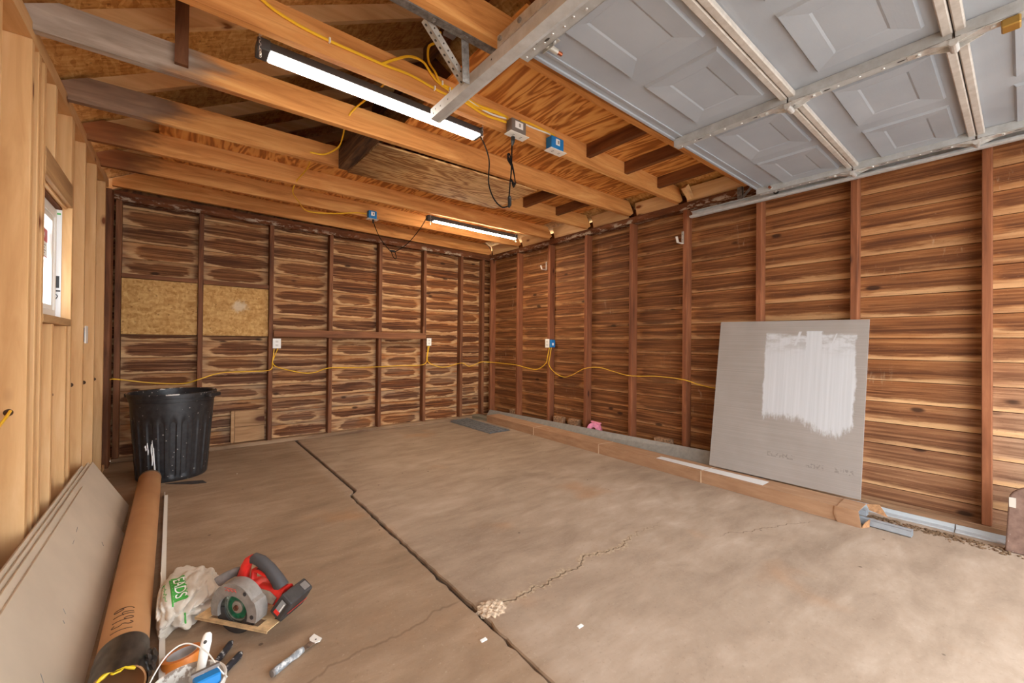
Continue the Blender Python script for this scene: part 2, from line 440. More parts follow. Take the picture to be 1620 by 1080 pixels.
def concrete():
    t = NT('worn_concrete'); P = t.obj(); x, y, z = t.sep(P)
    a = t.noise(P, 0.9, 4, 0.55); b = t.noise(t.vmul(P, (0.6, 1.3, 1)), 4.0, 6, 0.65, 0.6); c = t.noise(P, 60, 4, 0.7); s = t.noise(t.vmul(P, (1.1, 3.2, 1)), 3.0, 4, 0.6)
    v = t.math('ADD', t.math('MULTIPLY', a, 0.4), t.math('ADD', t.math('MULTIPLY', b, 0.35), t.math('MULTIPLY', s, 0.25)))
    col = t.ramp(v, [(0.34, (132, 112, 94)), (0.5, (161, 140, 120)), (0.66, (186, 166, 147))])
    # browner left of the joint and towards the back
    br = t.math('MULTIPLY', t.step(x, 1.02, 0.9), 0.65)
    br = t.math('MAXIMUM', br, t.math('MULTIPLY', t.step(y, 1.2, 3.8), 0.42))
    brown = t.ramp(v, [(0.34, (116, 91, 67)), (0.5, (142, 115, 88)), (0.66, (166, 138, 110))])
    col = t.mix(br, col, brown)
    rust = t.step(t.noise(t.vadd(P, (5, 2, 0)), 1.6, 3), 0.6, 0.75)
    col = t.mix(t.math('MULTIPLY', rust, 0.35), col, lin((172, 122, 78)))
    col = t.mix(t.math('MULTIPLY', t.step(c, 0.56, 0.75), 0.28), col, lin((88, 68, 52)))
    col = t.mix(t.math('MULTIPLY', t.step(c, 0.42, 0.25), 0.25), col, lin((206, 188, 166)))
    sp, _ = t.voro(P, 5.5)
    col = t.mix(t.math('MULTIPLY', t.step(sp, 0.05, 0.03), 0.6), col, lin((62, 46, 36)))
    sp2, _ = t.voro(t.vadd(P, (3.3, 1.1, 0)), 3.1)
    col = t.mix(t.step(sp2, 0.02, 0.014), col, lin((236, 228, 214)))
    # hairline cracks with pale crumbled mortar
    wob = t.math('MULTIPLY', t.math('SUBTRACT', t.noise(t.comb(x, 0, 0), 3.5, 4, 0.65), 0.5), 0.30)
    yc = t.math('ADD', t.math('ADD', 1.335, t.math('MULTIPLY', t.math('SUBTRACT', x, 1.0), 0.04)), wob)
    dy = t.math('ABSOLUTE', t.math('SUBTRACT', y, yc))
    inR = t.math('MULTIPLY', t.step(x, 0.98, 1.05), t.step(x, 2.5, 1.6))
    wid = t.math('ADD', 0.004, t.math('MULTIPLY', t.step(t.noise(P, 11, 4, 0.75), 0.3, 0.75), 0.05))
    pale = t.math('MULTIPLY', t.math('SUBTRACT', 1.0, t.math('DIVIDE', dy, wid), clamp=True), inR)
    col = t.mix(t.math('MULTIPLY', t.step(pale, 0.0, 0.6), 0.7), col, t.ramp(t.noise(P, 70, 3), [(0.35, (140, 114, 88)), (0.7, (204, 184, 156))]))
    ln = t.math('MULTIPLY', t.step(dy, 0.005, 0.002), inR)
    col = t.mix(t.math('MULTIPLY', ln, 0.75), col, lin((74, 54, 38)))
    yl = t.math('ADD', t.math('ADD', 1.475, t.math('MULTIPLY', t.math('SUBTRACT', x, 0.9), 0.12)), t.math('MULTIPLY', wob, 0.6))
    dl = t.math('ABSOLUTE', t.math('SUBTRACT', y, yl))
    inL = t.math('MULTIPLY', t.step(x, 0.94, 0.9), t.step(x, -0.1, 0.3))
    col = t.mix(t.math('MULTIPLY', t.math('MULTIPLY', t.step(dl, 0.009, 0.001), inL), 0.38), col, lin((86, 62, 44)))
    yh = t.math('ADD', t.math('ADD', 0.95, t.math('MULTIPLY', t.math('SUBTRACT', x, 2.7), -0.35)), t.math('MULTIPLY', wob, 0.8))
    dh = t.math('ABSOLUTE', t.math('SUBTRACT', y, yh))
    inH = t.math('MULTIPLY', t.step(x, 2.3, 2.5), t.step(x, 3.1, 2.9))
    col = t.mix(t.math('MULTIPLY', t.math('MULTIPLY', t.step(dh, 0.005, 0.001), inH), 0.6), col, lin((96, 76, 58)))
    t.out(Base_Color=col, Roughness=0.85, Specular_IOR_Level=0.2)
    h = t.math('ADD', t.math('MULTIPLY', c, 0.5), t.math('ADD', b, t.math('MULTIPLY', ln, -0.8)))
    t.bump(h, 0.25, 0.006)
    return t.m
M_floor = concrete()
M_dirt = plain('gravelly_dirt', (104, 82, 62), 0.95, var=0.3, scale=90, spec=0.1)
M_drive = plain('driveway_concrete', (196, 190, 182), 0.9, var=0.1, scale=6)

def galv(name, base=(176, 172, 166), dirt=(128, 118, 104), metal=0.65, rough=0.45, sc=24):
    t = NT(name); P = t.vadd(t.obj(), t.rnd())
    n = t.noise(P, sc, 5, 0.65); m = t.noise(P, 5, 3)
    col = t.ramp(n, [(0.3, lin(dirt)), (0.65, lin(base))])
    col = t.mix(t.math('MULTIPLY', t.step(m, 0.45, 0.7), 0.3), col, lin(dirt))
    t.out(Base_Color=col, Metallic=metal, Roughness=t.math('ADD', rough, t.math('MULTIPLY', n, 0.2)))
    return t.m
M_galv = galv('galvanised_steel', (196, 192, 184), (160, 152, 140), metal=0.3)
M_galv_dark = galv('dull_galvanised_strap', (146, 142, 138), (84, 78, 72), metal=0.45, sc=45)
M_track = galv('galvanised_track', (200, 202, 202), (176, 176, 174), metal=0.2, sc=14)
M_rail = galv('section_rail_steel', (196, 188, 180), (172, 162, 152), metal=0.1, rough=0.55)
M_stile = galv('stile_steel', (184, 186, 186), (160, 158, 154), metal=0.2, sc=14)
M_bolt = galv('zinc_bolt', (220, 220, 218), (184, 180, 174), metal=0.5, rough=0.3)
M_brass = plain('copper_roller_stem', (150, 84, 54), 0.4, 0.8)

def doorskin():
    t = NT('embossed_door_steel'); P = t.obj()
    g = t.noise(t.vmul(P, (0.12, 1.0, 1.0)), 150, 3, 0.6, 0.8)
    m = t.noise(P, 2.5, 3)
    col = t.ramp(m, [(0.3, (148, 153, 160)), (0.7, (162, 166, 172))])
    t.out(Base_Color=col, Roughness=0.5, Specular_IOR_Level=0.35)
    t.bump(g, 0.3, 0.002)
    return t.m
M_door = doorskin()
M_doorshadow = plain('galvanised_end_web', (110, 106, 100), 0.6, 0.3, var=0.1)

M_black = plain('black_plastic', (26, 25, 26), 0.45)
M_cord = plain('black_cord', (20, 16, 14), 0.85, spec=0.15)
M_darkgrey = plain('dark_grey_housing', (68, 66, 66), 0.5)
def emis(name, rgb, k):
    t = NT(name); t.out(Base_Color=lin(rgb), Emission_Color=lin(rgb), Emission_Strength=k, Roughness=0.4); return t.m
M_led = emis('led_diffuser', (255, 246, 230), 15.0)
M_ledfar = emis('led_diffuser_far', (255, 240, 216), 85.0)
M_yellow = plain('yellow_cable_sheath', (236, 184, 36), 0.45)
M_whitep = plain('white_plastic', (232, 228, 220), 0.45)
M_blue = plain('blue_box_plastic', (20, 118, 184), 0.45)
M_greybox = plain('grey_box_plastic', (112, 104, 98), 0.5)
M_sticker = plain('white_sticker', (236, 234, 230), 0.5)
M_greymark = plain('grey_print', (150, 146, 140), 0.6)
M_slot = plain('dark_slot', (60, 56, 52), 0.6)
M_chain = plain('silver_chain', (220, 214, 206), 0.3, 0.7)
# ------------------------------------------------------------------ setting
R, B, XL = 3.666, 5.048, -0.45        # right boards, back boards, inner face of the left studs
def plank_wall(name, mat, P, bays, z0, row, n, thick, back0, back1, ztop):
    """P(L,z,depth) -> world point; depth grows away from the room"""
    bm = bmesh.new()
    uc = bm.loops.layers.uv.new('cell'); ur = bm.loops.layers.uv.new('rand'); um = bm.loops.layers.uv.new('metre')
    rn = random.Random(5)
    for i in range(n):
        za, zb = z0 + i * row, z0 + (i + 1) * row
        if zb > ztop: zb = ztop
        tl = rn.uniform(0, 0.004)
        prow = rn.random()
        for j in range(len(bays) - 1):
            la, lb = bays[j], bays[j + 1]
            a, b2 = rn.random() * 0.6 + prow * 0.4, rn.random()
            pr = [(za, 0.030), (za + 0.0025, 0.030), (za + 0.0035, tl), (zb - 0.0012, 0.0), (zb, 0.030)]
            for (zc, dc), (zd, dd) in zip(pr, pr[1:]):
                q = [(la, zc, dc), (lb, zc, dc), (lb, zd, dd), (la, zd, dd)]
                f = bm.faces.new([bm.verts.new(P(*w)) for w in q])
                for lp, w in zip(f.loops, q):
                    lp[uc].uv = ((w[0] - la) / (lb - la), (w[1] - za) / row)
                    lp[ur].uv = (a, b2)
                    lp[um].uv = (w[0], w[1])
    # backing so the wall has its thickness
    p = [P(back0, 0, 0.031), P(back1, 0, 0.031), P(back1, ztop, 0.031), P(back0, ztop, 0.031)]
    q = [P(back0, 0, thick), P(back1, 0, thick), P(back1, ztop, thick), P(back0, ztop, thick)]
    va = [bm.verts.new(x) for x in p]; vb = [bm.verts.new(x) for x in q]
    bm.faces.new(va); bm.faces.new(vb[::-1])
    for k in range(4):
        bm.faces.new([va[k], vb[k], vb[(k + 1) % 4], va[(k + 1) % 4]])
    me = bpy.data.meshes.new(name); bm.to_mesh(me); bm.free(); me.materials.append(mat)
    o = bpy.data.objects.new(name, me); COL.objects.link(o)
    return struct(o)

bx = [-0.40, 0.178, 0.77, 1.365, 1.94, 2.54, 3.108, 3.475]
ry = [0.132, 0.728, 1.322, 1.935, 2.51, 3.105, 3.70, 4.31]
plank_wall('wall_back', M_wallB, lambda L, z, d: (L, B + d, z), [-0.56] + bx + [3.68], 0.02, 0.1485, 16, 0.05, -0.56, 3.70, 2.37)
plank_wall('wall_right', M_wallR, lambda L, z, d: (R + d, L, z), [-1.05, -0.46] + ry + [4.93, 5.06], 0.0, 0.1405, 17, 0.05, -1.05, 5.06, 2.37)

# roof: deck undersides
def deckL(x, y): return 2.424 + 0.545 * (x - XL) + 0.02 * (y - 2.55)
RX = 1.6
def deckR(x, y): return deckL(RX, y) - 0.505 * (x - RX)
mb = MB()
for fn, xa, xb in ((deckL, -0.85, RX), (deckR, RX, 4.0)):
    mb.prism([(xa, -1.15, fn(xa, -1.15)), (xb, -1.15, fn(xb, -1.15)), (xb, -1.15, fn(xb, -1.15) + 0.02), (xa, -1.15, fn(xa, -1.15) + 0.02)], (0, 6.4, 0.02 * 6.4))
struct(mb.build('ceiling', M_osbroof, loc=(0, 0, 2.4)))
# gable above the back wall, front wall round the door opening, left sheathing
mb = MB()
mb.prism([(-0.56, B + 0.03, 2.372), (3.70, B + 0.03, 2.372), (3.70, B + 0.03, 2.52), (RX, B + 0.03, 3.57), (-0.56, B + 0.03, 2.41)], (0, 0.03, 0))
struct(mb.build('wall_back_gable', M_attp, loc=(0, B, 2.4)))
mb = MB()
mb.box(-0.56, -0.42, -1.15, -1.05, 0, 2.36); mb.box(-0.42, 0.82, -1.15, -1.05, 2.10, 2.36); mb.box(0.82, 1.02, -1.15, -1.05, 0, 2.36); mb.box(3.48, 3.72, -1.15, -1.05, 0, 2.36)  # gap at left is an unseen doorway added to let in more daylight
mb.prism([(-0.56, -1.15, 2.36), (3.72, -1.15, 2.36), (3.72, -1.15, 2.42), (RX, -1.15, 3.46), (-0.56, -1.15, 2.36)][:4], (0, 0.1, 0))
mb.box(1.02, 3.48, -1.15, -1.05, 2.16, 2.36)
struct(mb.build('wall_front', M_osbwall, loc=(1, -1.1, 0)))
WY0, WY1, WZ0, WZ1 = 2.676, 3.285, 1.178, 1.79      # rough opening in the left wall
mb = MB()
xs0, xs1 = -0.552, -0.541
mb.box(xs0, xs1, -1.05, WY0, 0, 2.36); mb.box(xs0, xs1, WY1, 5.09, 0, 2.36)
mb.box(xs0, xs1, WY0, WY1, 0, WZ0); mb.box(xs0, xs1, WY0, WY1, WZ1, 2.36)
struct(mb.build('wall_left', M_osbwall, loc=(-0.55, 0, 0)))

struct(MB().box(3.685, 3.71, -1.05, 5.06, 2.371, 2.47).build('eave_light_stop', M_block, loc=(3.69, 2, 2.371)))  # unseen strip added to stop outside light leaking in under the roof
# floor: two slabs with an open joint between them
rn = random.Random(3)
ys = [-1.2 + 0.035 * i for i in range(int(6.3 / 0.035) + 1)]
def jx(y):
    if y > 3.02: return 1.002 + 0.004 * (y - 3.0)
    if y > 2.96: return 0.952 + (y - 2.96) / 0.06 * 0.05
    return 0.93 + 0.012 * (y - 1.2)
def jw(y):
    if y > 3.0: return 0.024
    if y > 1.27: return 0.019
    return 0.008
mb = MB(); bm = mb.bm
for side in (0, 1):
    pv = None
    for y in ys:
        rag = rn.gauss(0, 0.0025) if y < 3.0 else rn.gauss(0, 0.0008)
        e = jx(y) + rag + (jw(y) if side else 0)
        far = 3.8 if side else -1.2
        row = [bm.verts.new((far, y, 0)), bm.verts.new((e + (0.004 if side else -0.004), y, 0)), bm.verts.new((e, y, -0.006)), bm.verts.new((e, y, -0.04))]
        if pv:
            for k in range(3): bm.faces.new([pv[k], pv[k + 1], row[k + 1], row[k]])
        pv = row
struct(mb.build('floor', M_floor, loc=(0, 0, 0)))
struct(MB().box(0.80, 1.15, -1.2, 5.1, -0.05, -0.020).build('floor_joint_bed', plain('dark_joint_dirt', (62, 46, 34), 0.95, var=0.3, scale=60), loc=(1, 2, -0.05)))
struct(MB().box(-30, 30, -40, -1.16, -0.2, -0.02).build('ground_driveway', M_drive, loc=(0, -9, -0.2)))
mb = MB(); bm = bmesh.new(); bmesh.ops.create_icosphere(bm, subdivisions=4, radius=1.0)
for v in bm.verts:
    n = math.sin(v.co.x * 9 + 1) * math.cos(v.co.y * 11) * 0.12 + math.sin(v.co.x * 23 + v.co.y * 17) * 0.10
    v.co = Vector((v.co.x * 0.056 * (1 + n), v.co.y * 0.050 * (1 + n), v.co.z * 0.016 * (1 + 2 * n)))
    v.co += Vector((0.995, 1.345, 0.0))
mb.bm.free(); mb.bm = bm
tag(mb.build('mortar_lump', plain('crumbled_mortar', (176, 154, 130), 0.95, var=0.25, scale=70, bump=0.5), smooth=True), 'pale lump of crumbled mortar filling the joint where floor cracks cross', 'mortar')

# ------------------------------------------------------------------ framing
def joist(name, yl, yr, zl, zr, mat, label, xl=-0.53, xr=3.60, h=0.14, th=0.038, chamL=True, chamR=True):
    def y(x): return yl + (yr - yl) * (x + 0.43) / 4.0
    def z(x): return zl + (zr - zl) * (x + 0.43) / 4.0
    pts = [(xl, z(xl)), (xr - 0.05, z(xr))]
    pts += [(xr, z(xr) + 0.035), (xr - 0.075, z(xr) + h)] if chamR else [(xr, z(xr)), (xr, z(xr) + h)]
    pts += [(xl + 0.15, z(xl) + h), (xl, z(xl) + 0.06)] if chamL else [(xl, z(xl) + h)]
    n = 16
    a = []
    for (x0, z0), (x1, z1) in zip(pts, pts[1:] + pts[:1]):
        m = n if abs(x1 - x0) > 2 else 1
        for k in range(m):
            t = k / m
            a.append((x0 + (x1 - x0) * t, z0 + (z1 - z0) * t))
    mb = MB()
    mb.prism([(x, y(x), zz) for x, zz in a], (0, th, 0))
    o = mb.build(name, mat, loc=(xl, y(xl) + th / 2, z(xl)))
    return tag(o, label, 'joist', 'ceiling joists across the garage')
JO = [(1.385, 1.385, 2.31, 2.355), (1.925, 1.973, 2.318, 2.364), (2.44, 2.50, 2.280, 2.372), (3.11, 3.06, 2.31, 2.362), (3.70, 3.677, 2.33, 2.367), (4.29, 4.271, 2.36, 2.378), (4.915, 4.935, 2.395, 2.370)]
def jz(i, x): return JO[i][2] + (JO[i][3] - JO[i][2]) * (x + 0.43) / 4.0
def jy(i, x): return JO[i][0] + (JO[i][1] - JO[i][0]) * (x + 0.43) / 4.0
jl = ['orange wood joist nearest the raised garage door, track bracket bolted to it', 'orange wood joist carrying yellow cables and two outlet boxes',
      'joist with long weathered grey left end and a dark upright post nailed to it', 'joist with short blackened grey left end running onto the plywood patch panel',
      'orange joist between the plywood patch panel and the far shop light', 'orange joist carrying the far blue outlet box', 'joist lying directly on top of the back wall']
jm = [M_firX, M_firX, M_firX_b, M_firX_c, M_firX_d, M_firX_d, M_firX]
for i, (yl, yr, zl, zr) in enumerate(JO):
    joist('ceiling_joist', yl, yr, zl, zr, jm[i], jl[i], xl=(-0.44 if i == 6 else -0.53))

# rafters: new pine on the left slope, old dark ones on the right
def rafter(yc, left, label, mat):
    th = 0.038
    fn = deckL if left else deckR
    xa, xb = (-0.62, RX - 0.02) if left else (RX + 0.02, 3.70)
    mb = MB().prism([(xa, yc, fn(xa, yc) - 0.102), (xb, yc, fn(xb, yc) - 0.102), (xb, yc, fn(xb, yc) - 0.002), (xa, yc, fn(xa, yc) - 0.002)], (0, th, 0))
    return tag(mb.build('rafter', mat, loc=(xa, yc, fn(xa, yc))), label, 'rafter', 'new pine rafters on the left roof slope' if left else 'old dark rafters on the right roof slope')
ryl = [2.55, 3.165, 3.755, 4.34, 4.965]
rll = ['new pale pine rafter sloping up behind the joist with the long grey end', 'new pale pine rafter sloping up behind the joist with the short blackened end',
       'new pale pine rafter sloping up above the far shop light joist', 'new pale pine rafter above the joist with the far blue box', 'new pale pine rafter against the back wall at the left corner']
for y_, l_ in zip(ryl, rll): rafter(y_, True, l_, M_pineX)
for y_ in (1.98,): rafter(y_, True, 'new pale pine rafter above the joist with the yellow cables', M_pineX)
for y_, l_ in zip([1.43, 2.02, 2.55, 3.165], ['old dark rafter on right slope just above the raised garage door', 'old dark rafter above the two outlet boxes', 'old dark rafter on right slope behind the near shop light', 'old dark rafter on right slope deep behind the attic opening']):
    rafter(y_, False, l_, M_attic)
zr_ = lambda y: deckL(RX, y) - 0.16
mb = MB().prism([(RX - 0.017, -1.05, zr_(-1.05)), (RX + 0.017, -1.05, zr_(-1.05)), (RX + 0.017, -1.05, zr_(-1.05) + 0.145), (RX - 0.017, -1.05, zr_(-1.05) + 0.145)], (0, 6.05, 0.02 * 6.05))
tag(mb.build('ridge_board', M_block, loc=(RX, 2, 3.4)), 'dark ridge board at the peak of the attic', 'ridge board')
# dark web post nailed to joist B
mb = MB().box(-0.02, 0.030, jy(2, 0) - 0.026, jy(2, 0) - 0.002, 2.33, 2.66)
tag(mb.build('web_post', M_webwood), 'dark upright wooden post nailed to the long grey-ended joist', 'post')
# pine closure strip and rafter tail above the right wall
mb = MB()
for ya, yb in ((1.43, 1.93), (2.02, 2.46), (2.56, 3.02), (3.11, 3.63), (3.73, 4.23), (4.33, 4.90)):
    mb = MB().obox((3.602, ya, 2.364), (0.018, 0, 0), (0, yb - ya, 0), (-0.035, 0, 0.128))
    wh = {1.43: 'beside the raised garage door corner', 2.02: 'just past the joist with the outlet boxes', 2.56: 'past the third joist tail', 3.11: 'past the fourth joist tail', 3.73: 'past the fifth joist tail', 4.33: 'nearest the back corner'}[ya]
    tag(mb.build('eave_blocking', M_pineY), 'new pine eave blocking over the right wall, ' + wh, 'blocking', 'pine blocking pieces between joist tails')
mb = MB().prism([(3.44, 1.86, 2.445), (3.55, 1.86, 2.372), (3.60, 1.86, 2.40), (3.49, 1.86, 2.49)], (0, 0.04, 0))
tag(mb.build('rafter_tail', M_pineX), 'short pale pine tail beside the joist with the outlet boxes', 'rafter tail')
# dark blocking
bl = [(0, 2.27, 'dark blocking between first two joists, nearest the blue box'), (0, 2.72, 'dark blocking between first two joists, middle of the row of three'), (0, 3.19, 'dark blocking between first two joists, closest to right wall'),
      (2, 2.63, 'dark blocking right of the plywood patch panel'), (2, 3.07, 'dark blocking between third and fourth joists, near the right wall')]
for i, x, l in bl:
    za = max(jz(i, x), jz(i + 1, x)) + 0.05
    mb = MB().box(x - 0.019, x + 0.019, jy(i, x) + 0.039, jy(i + 1, x) - 0.001, za, za + 0.089)
    tag(mb.build('joist_blocking', M_block), l, 'blocking', 'dark blocking between joists')
# plywood attic floor following the joist tops
def ztop(i, x): return jz(i, x) + 0.1405
def ply_sheet(x0, x1, js, y0, y1, label, mat):
    mb = MB(); bm = mb.bm
    ycs = [(y0, js[0])] + [(jy(i, (x0 + x1) / 2) + 0.019, i) for i in js[1:-1]] + [(y1, js[-1])]
    g = []
    for yy, i in ycs:
        g.append([[bm.verts.new((x, yy, ztop(i, x) + h)) for x in (x0, x1)] for h in (0.0, 0.012)])
    for a, b in zip(g, g[1:]):
        for h in (0, 1):
            bm.faces.new([a[h][0], a[h][1], b[h][1], b[h][0]])
        for k in (0, 1):
            bm.faces.new([a[0][k], a[1][k], b[1][k], b[0][k]])
    for a in (g[0], g[-1]):
        bm.faces.new([a[0][0], a[0][1], a[1][1], a[1][0]])
    return tag(mb.build('plywood_sheet', mat, loc=(x0, y0, 2.45)), label, 'plywood', 'plywood sheets on top of the joists')
ply_sheet(1.115, 3.42, [0, 1, 2, 3], 1.30, 3.06, 'orange flame-grained plywood on the joists beside the raised garage door', M_ply)
ply_sheet(-0.105, 3.42, [3, 4, 5, 6], 3.13, 4.93, 'orange plywood on the back joists, its left edge left open', M_ply)
# lowered patch panel and its trimmer
mb = MB(); x0, x1 = 0.965, 2.30
mb.hexa([(x0, 2.53, jz(2, x0) - 0.013), (x1, 2.53, jz(2, x1) - 0.013), (x1, 3.13, jz(3, x1) - 0.013), (x0, 3.13, jz(3, x0) - 0.013),
         (x0, 2.53, jz(2, x0) - 0.001), (x1, 2.53, jz(2, x1) - 0.001), (x1, 3.13, jz(3, x1) - 0.001), (x0, 3.13, jz(3, x0) - 0.001)])
tag(mb.build('plywood_patch_panel', M_ply2, loc=(1.63, 2.83, 2.32)), 'stained plywood panel screwed under two joists closing part of attic opening', 'plywood panel')
mb = MB().box(0.89, 0.963, jy(2, 0.9) + 0.04, jy(3, 0.9) - 0.001, jz(2, 0.9) + 0.002, jz(2, 0.9) + 0.138)
tag(mb.build('trimmer_block', M_darkrough), 'blackened rough trimmer board at left end of the plywood patch panel', 'trimmer')

# wall studs -----------------------------------------------------------
FX = R - 0.09; FY = B - 0.09
rl = ['red-brown wall stud right of the leaning drywall, closest to the spattered slab', 'red-brown wall stud rising behind right half of leaning drywall', 'red-brown wall stud rising behind left half of leaning drywall',
      'red-brown wall stud holding the larger utility hook, left of the drywall', 'red-brown stud next left of the larger hook stud', 'red-brown stud just right of the blue outlet box stud, above pink roll',
      'red-brown stud holding the small hook and blue outlet box', 'red-brown stud between blue outlet box stud and corner']
for k, y in enumerate(ry):
    w = 0.020
    o = MB().box(FX, R - 0.002, y - w, y + w, 0.062, 2.300).bevel(0.003).build('wall_stud', M_studR, loc=(FX + 0.045, y, 0.062))
    tag(o, rl[k], 'stud', 'right wall studs')
tag(MB().box(FX, R - 0.002, 4.91, 4.95, 0.062, 2.300).bevel(0.003).build('wall_stud', M_studR), 'red-brown stud of right wall standing in the back corner', 'stud', 'right wall studs')
blb = ['dark stud of back wall at left end, behind the trash can left side', 'dark back wall stud between the two strand board panels', 'dark back wall stud with left white outlet',
       'dark back wall stud next right of the left white outlet, crossed by the brown rail', 'dark back wall stud crossed by brown rail, under the far cord', 'dark back wall stud with right white outlet', 'dark back wall stud right of the right white outlet', 'dark back wall stud in the right corner']
for k, x in enumerate(bx):
    o = MB().box(x - 0.02, x + 0.02, FY, B - 0.002, 0.042, 2.288).bevel(0.003).build('wall_stud', M_studB, loc=(x, FY + 0.045, 0.042))
    tag(o, blb[k], 'stud', 'back wall studs')
tag(MB().box(-0.535, -0.43, 4.80, 4.95, 0.0, 2.335).bevel(0.003).build('corner_post', M_studB), 'dark old corner post where new left framing meets back wall', 'post')
# plates
tag(MB().box(FX, R - 0.002, -1.04, 4.955, 2.302, 2.362).build('top_plate', M_plateY, loc=(FX, 2, 2.30)), 'dark top plate with peeling white flakes along right wall', 'top plate')
tag(MB().box(-0.43, R - 0.004, FY, B - 0.002, 2.290, 2.368).build('top_plate', M_plateX, loc=(1.6, FY, 2.29)), 'dark top plate with peeling flakes along back wall', 'top plate')
tag(MB().box(FX, R - 0.002, -1.04, 4.955, 0.001, 0.060).bevel(0.004).build('sill_plate', wood('dusty_sill', 'Y', (104, 74, 52), (146, 110, 80), (180, 142, 106)), loc=(FX, 2, 0)), 'dusty brown sill plate along foot of right wall', 'sill plate')
tag(MB().box(-0.43, 3.57, FY, B - 0.002, 0.001, 0.040).bevel(0.004).build('sill_plate', wood('dusty_sill_back', 'X', (104, 78, 58), (142, 112, 84), (172, 142, 112)), loc=(1.6, FY, 0)), 'dusty brown sill plate along foot of back wall', 'sill plate')
# back wall rails, strand board panels
for xa, xb, l in ((-0.378, 0.156, 'dark horizontal rail above left strand board panel'), (0.20, 0.748, 'dark horizontal rail above right strand board panel')):
    tag(MB().box(xa, xb, 4.968, B - 0.002, 1.622 + (0.0 if xa < 0 else -0.004), 1.657).build('wall_rail', M_railB), l, 'rail')
tag(MB().box(-0.378, 0.156, 4.992, B - 0.003, 1.124, 1.619).build('strand_board_panel', M_osbwall), 'strand board panel filling old window opening above the trash can', 'panel')
tag(MB().box(0.20, 0.748, 4.992, B - 0.003, 1.124, 1.615).build('strand_board_panel', M_osbwall2), 'strand board panel with white scuff, left of the white outlet', 'panel')
tag(MB().box(0.792, 2.55, 4.938, FY - 0.001, 1.120, 1.198).bevel(0.003).build('wall_rail', M_railB), 'long brown rail nailed across studs of the back wall between the outlets', 'rail')
tag(MB().box(2.50, 2.528, 4.935, FY - 0.001, 1.20, 1.285).build('cleat', M_studB), 'short brown cleat on the right end of the long back rail', 'cleat')
e = empty('wall_patch', (0.58, 5.02, 0.04), 'low patch of newer boards at foot of back wall, right of the trash can', 'patch')
M_patchw = wood('newer_board', 'X', (132, 94, 60), (170, 128, 88), (192, 154, 112), knot=(90, 50, 28))
MB().box(0.47, 0.73, 5.02, B - 0.002, 0.045, 0.195).build('board', M_patchw, e); MB().box(0.47, 0.73, 5.02, B - 0.002, 0.2, 0.36).build('board', M_patchw, e)
MB().box(0.437, 0.465, 5.005, B - 0.002, 0.045, 0.365).build('batten', M_patchw, e)

# left wall: new pine framing -----------------------------------------
def zst(y): return 2.243 + 0.0405 * (y - 2.48)
M_hole_shade = plain('hole_shade', (70, 46, 26), 0.9)  # dark colour of flat discs that paint the shade inside bored holes
def pstud(y0, z0, z1, label, x1=XL, name='pine_stud', w=0.038, hole=None):
    o = MB().box(x1 - 0.089, x1, y0, y0 + w, z0, z1).bevel(0.002).build(name, M_pineZ, loc=(x1 - 0.045, y0 + w / 2, z0))
    if hole:
        MB().lathe([(0.0001, 0), (0.0135, 0)], 18, Matrix.Translation((x1 + hole[0], y0 - 0.0006, hole[1])) @ Matrix.Rotation(PI / 2, 4, 'X')).build('cable_hole_disc', M_hole_shade, o)
    return tag(o, label, 'stud', 'new pine studs of the left wall')
pstud(2.052, 0.04, zst(2.05) , 'new pine stud at the left edge of picture, nearest the camera')
pstud(2.442, 0.04, zst(2.44), 'wide-faced new pine stud with yellow cable hole at near side of window', hole=(-0.045, 0.785))
pstud(2.548, 0.04, zst(2.55), 'new pine king stud in the middle of the near window group')
pstud(2.638, 0.04, zst(2.64), 'new pine stud forming near edge of the window opening')
pstud(2.850, 0.04, WZ0 - 0.039, 'short new pine stud under the window sill, nearer of the two', name='cripple_stud', hole=(-0.055, 0.80))
pstud(3.172, 0.04, WZ0 - 0.039, 'short new pine stud under the window sill, farther of the two', name='cripple_stud', hole=(-0.055, 0.78))
pstud(2.855, 1.909, zst(2.86), 'short new pine stud above the window header, nearer of the two', name='cripple_stud')
pstud(3.245, 1.909, zst(3.25), 'short new pine stud above the window header, farther of the two', name='cripple_stud')
pstud(3.287, 0.04, zst(3.29), 'new pine stud forming far edge of the window opening')
pstud(3.675, 0.04, zst(3.68), 'new pine stud past the window with a small blue switch box behind it', hole=(-0.050, 0.79))
pstud(4.13, 0.04, zst(4.13), 'second new pine stud past the window', hole=(-0.050, 0.77))
pstud(4.60, 0.04, zst(4.60), 'last new pine stud before the dark corner post', hole=(-0.050, 0.76))
mb = MB().prism([(XL - 0.089, 1.2, zst(1.2) + 0.001), (XL, 1.2, zst(1.2) + 0.001), (XL, 1.2, zst(1.2) + 0.066), (XL - 0.089, 1.2, zst(1.2) + 0.066)], (0, 3.59, 0.0405 * 3.59))
tag(mb.build('top_plate', M_pineY, loc=(XL - 0.04, 3, 2.2)), 'new pine double top plate over the left wall studs', 'top plate')
tag(MB().box(XL - 0.089, XL, 1.2, 4.79, 0.001, 0.039).build('sill_plate', M_pineY, loc=(XL - 0.04, 3, 0)), 'new pine bottom plate under the left wall studs', 'sill plate')
tag(MB().box(XL - 0.045, XL + 0.002, WY0 + 0.001, WY1 - 0.001, 1.786, 1.908).bevel(0.002).build('window_header', M_pine_header), 'brown pine header over the left wall window', 'header')
tag(MB().box(XL - 0.085, XL + 0.002, WY0 + 0.001, WY1 - 0.001, WZ0 - 0.037, WZ0).bevel(0.002).build('window_sill', M_pine_header), 'rough pine sill under the left wall window', 'sill')
mb = MB()
e = empty('header_shims', (XL - 0.03, 2.9, 1.77), 'thin pale shim boards under the window header', 'shims')
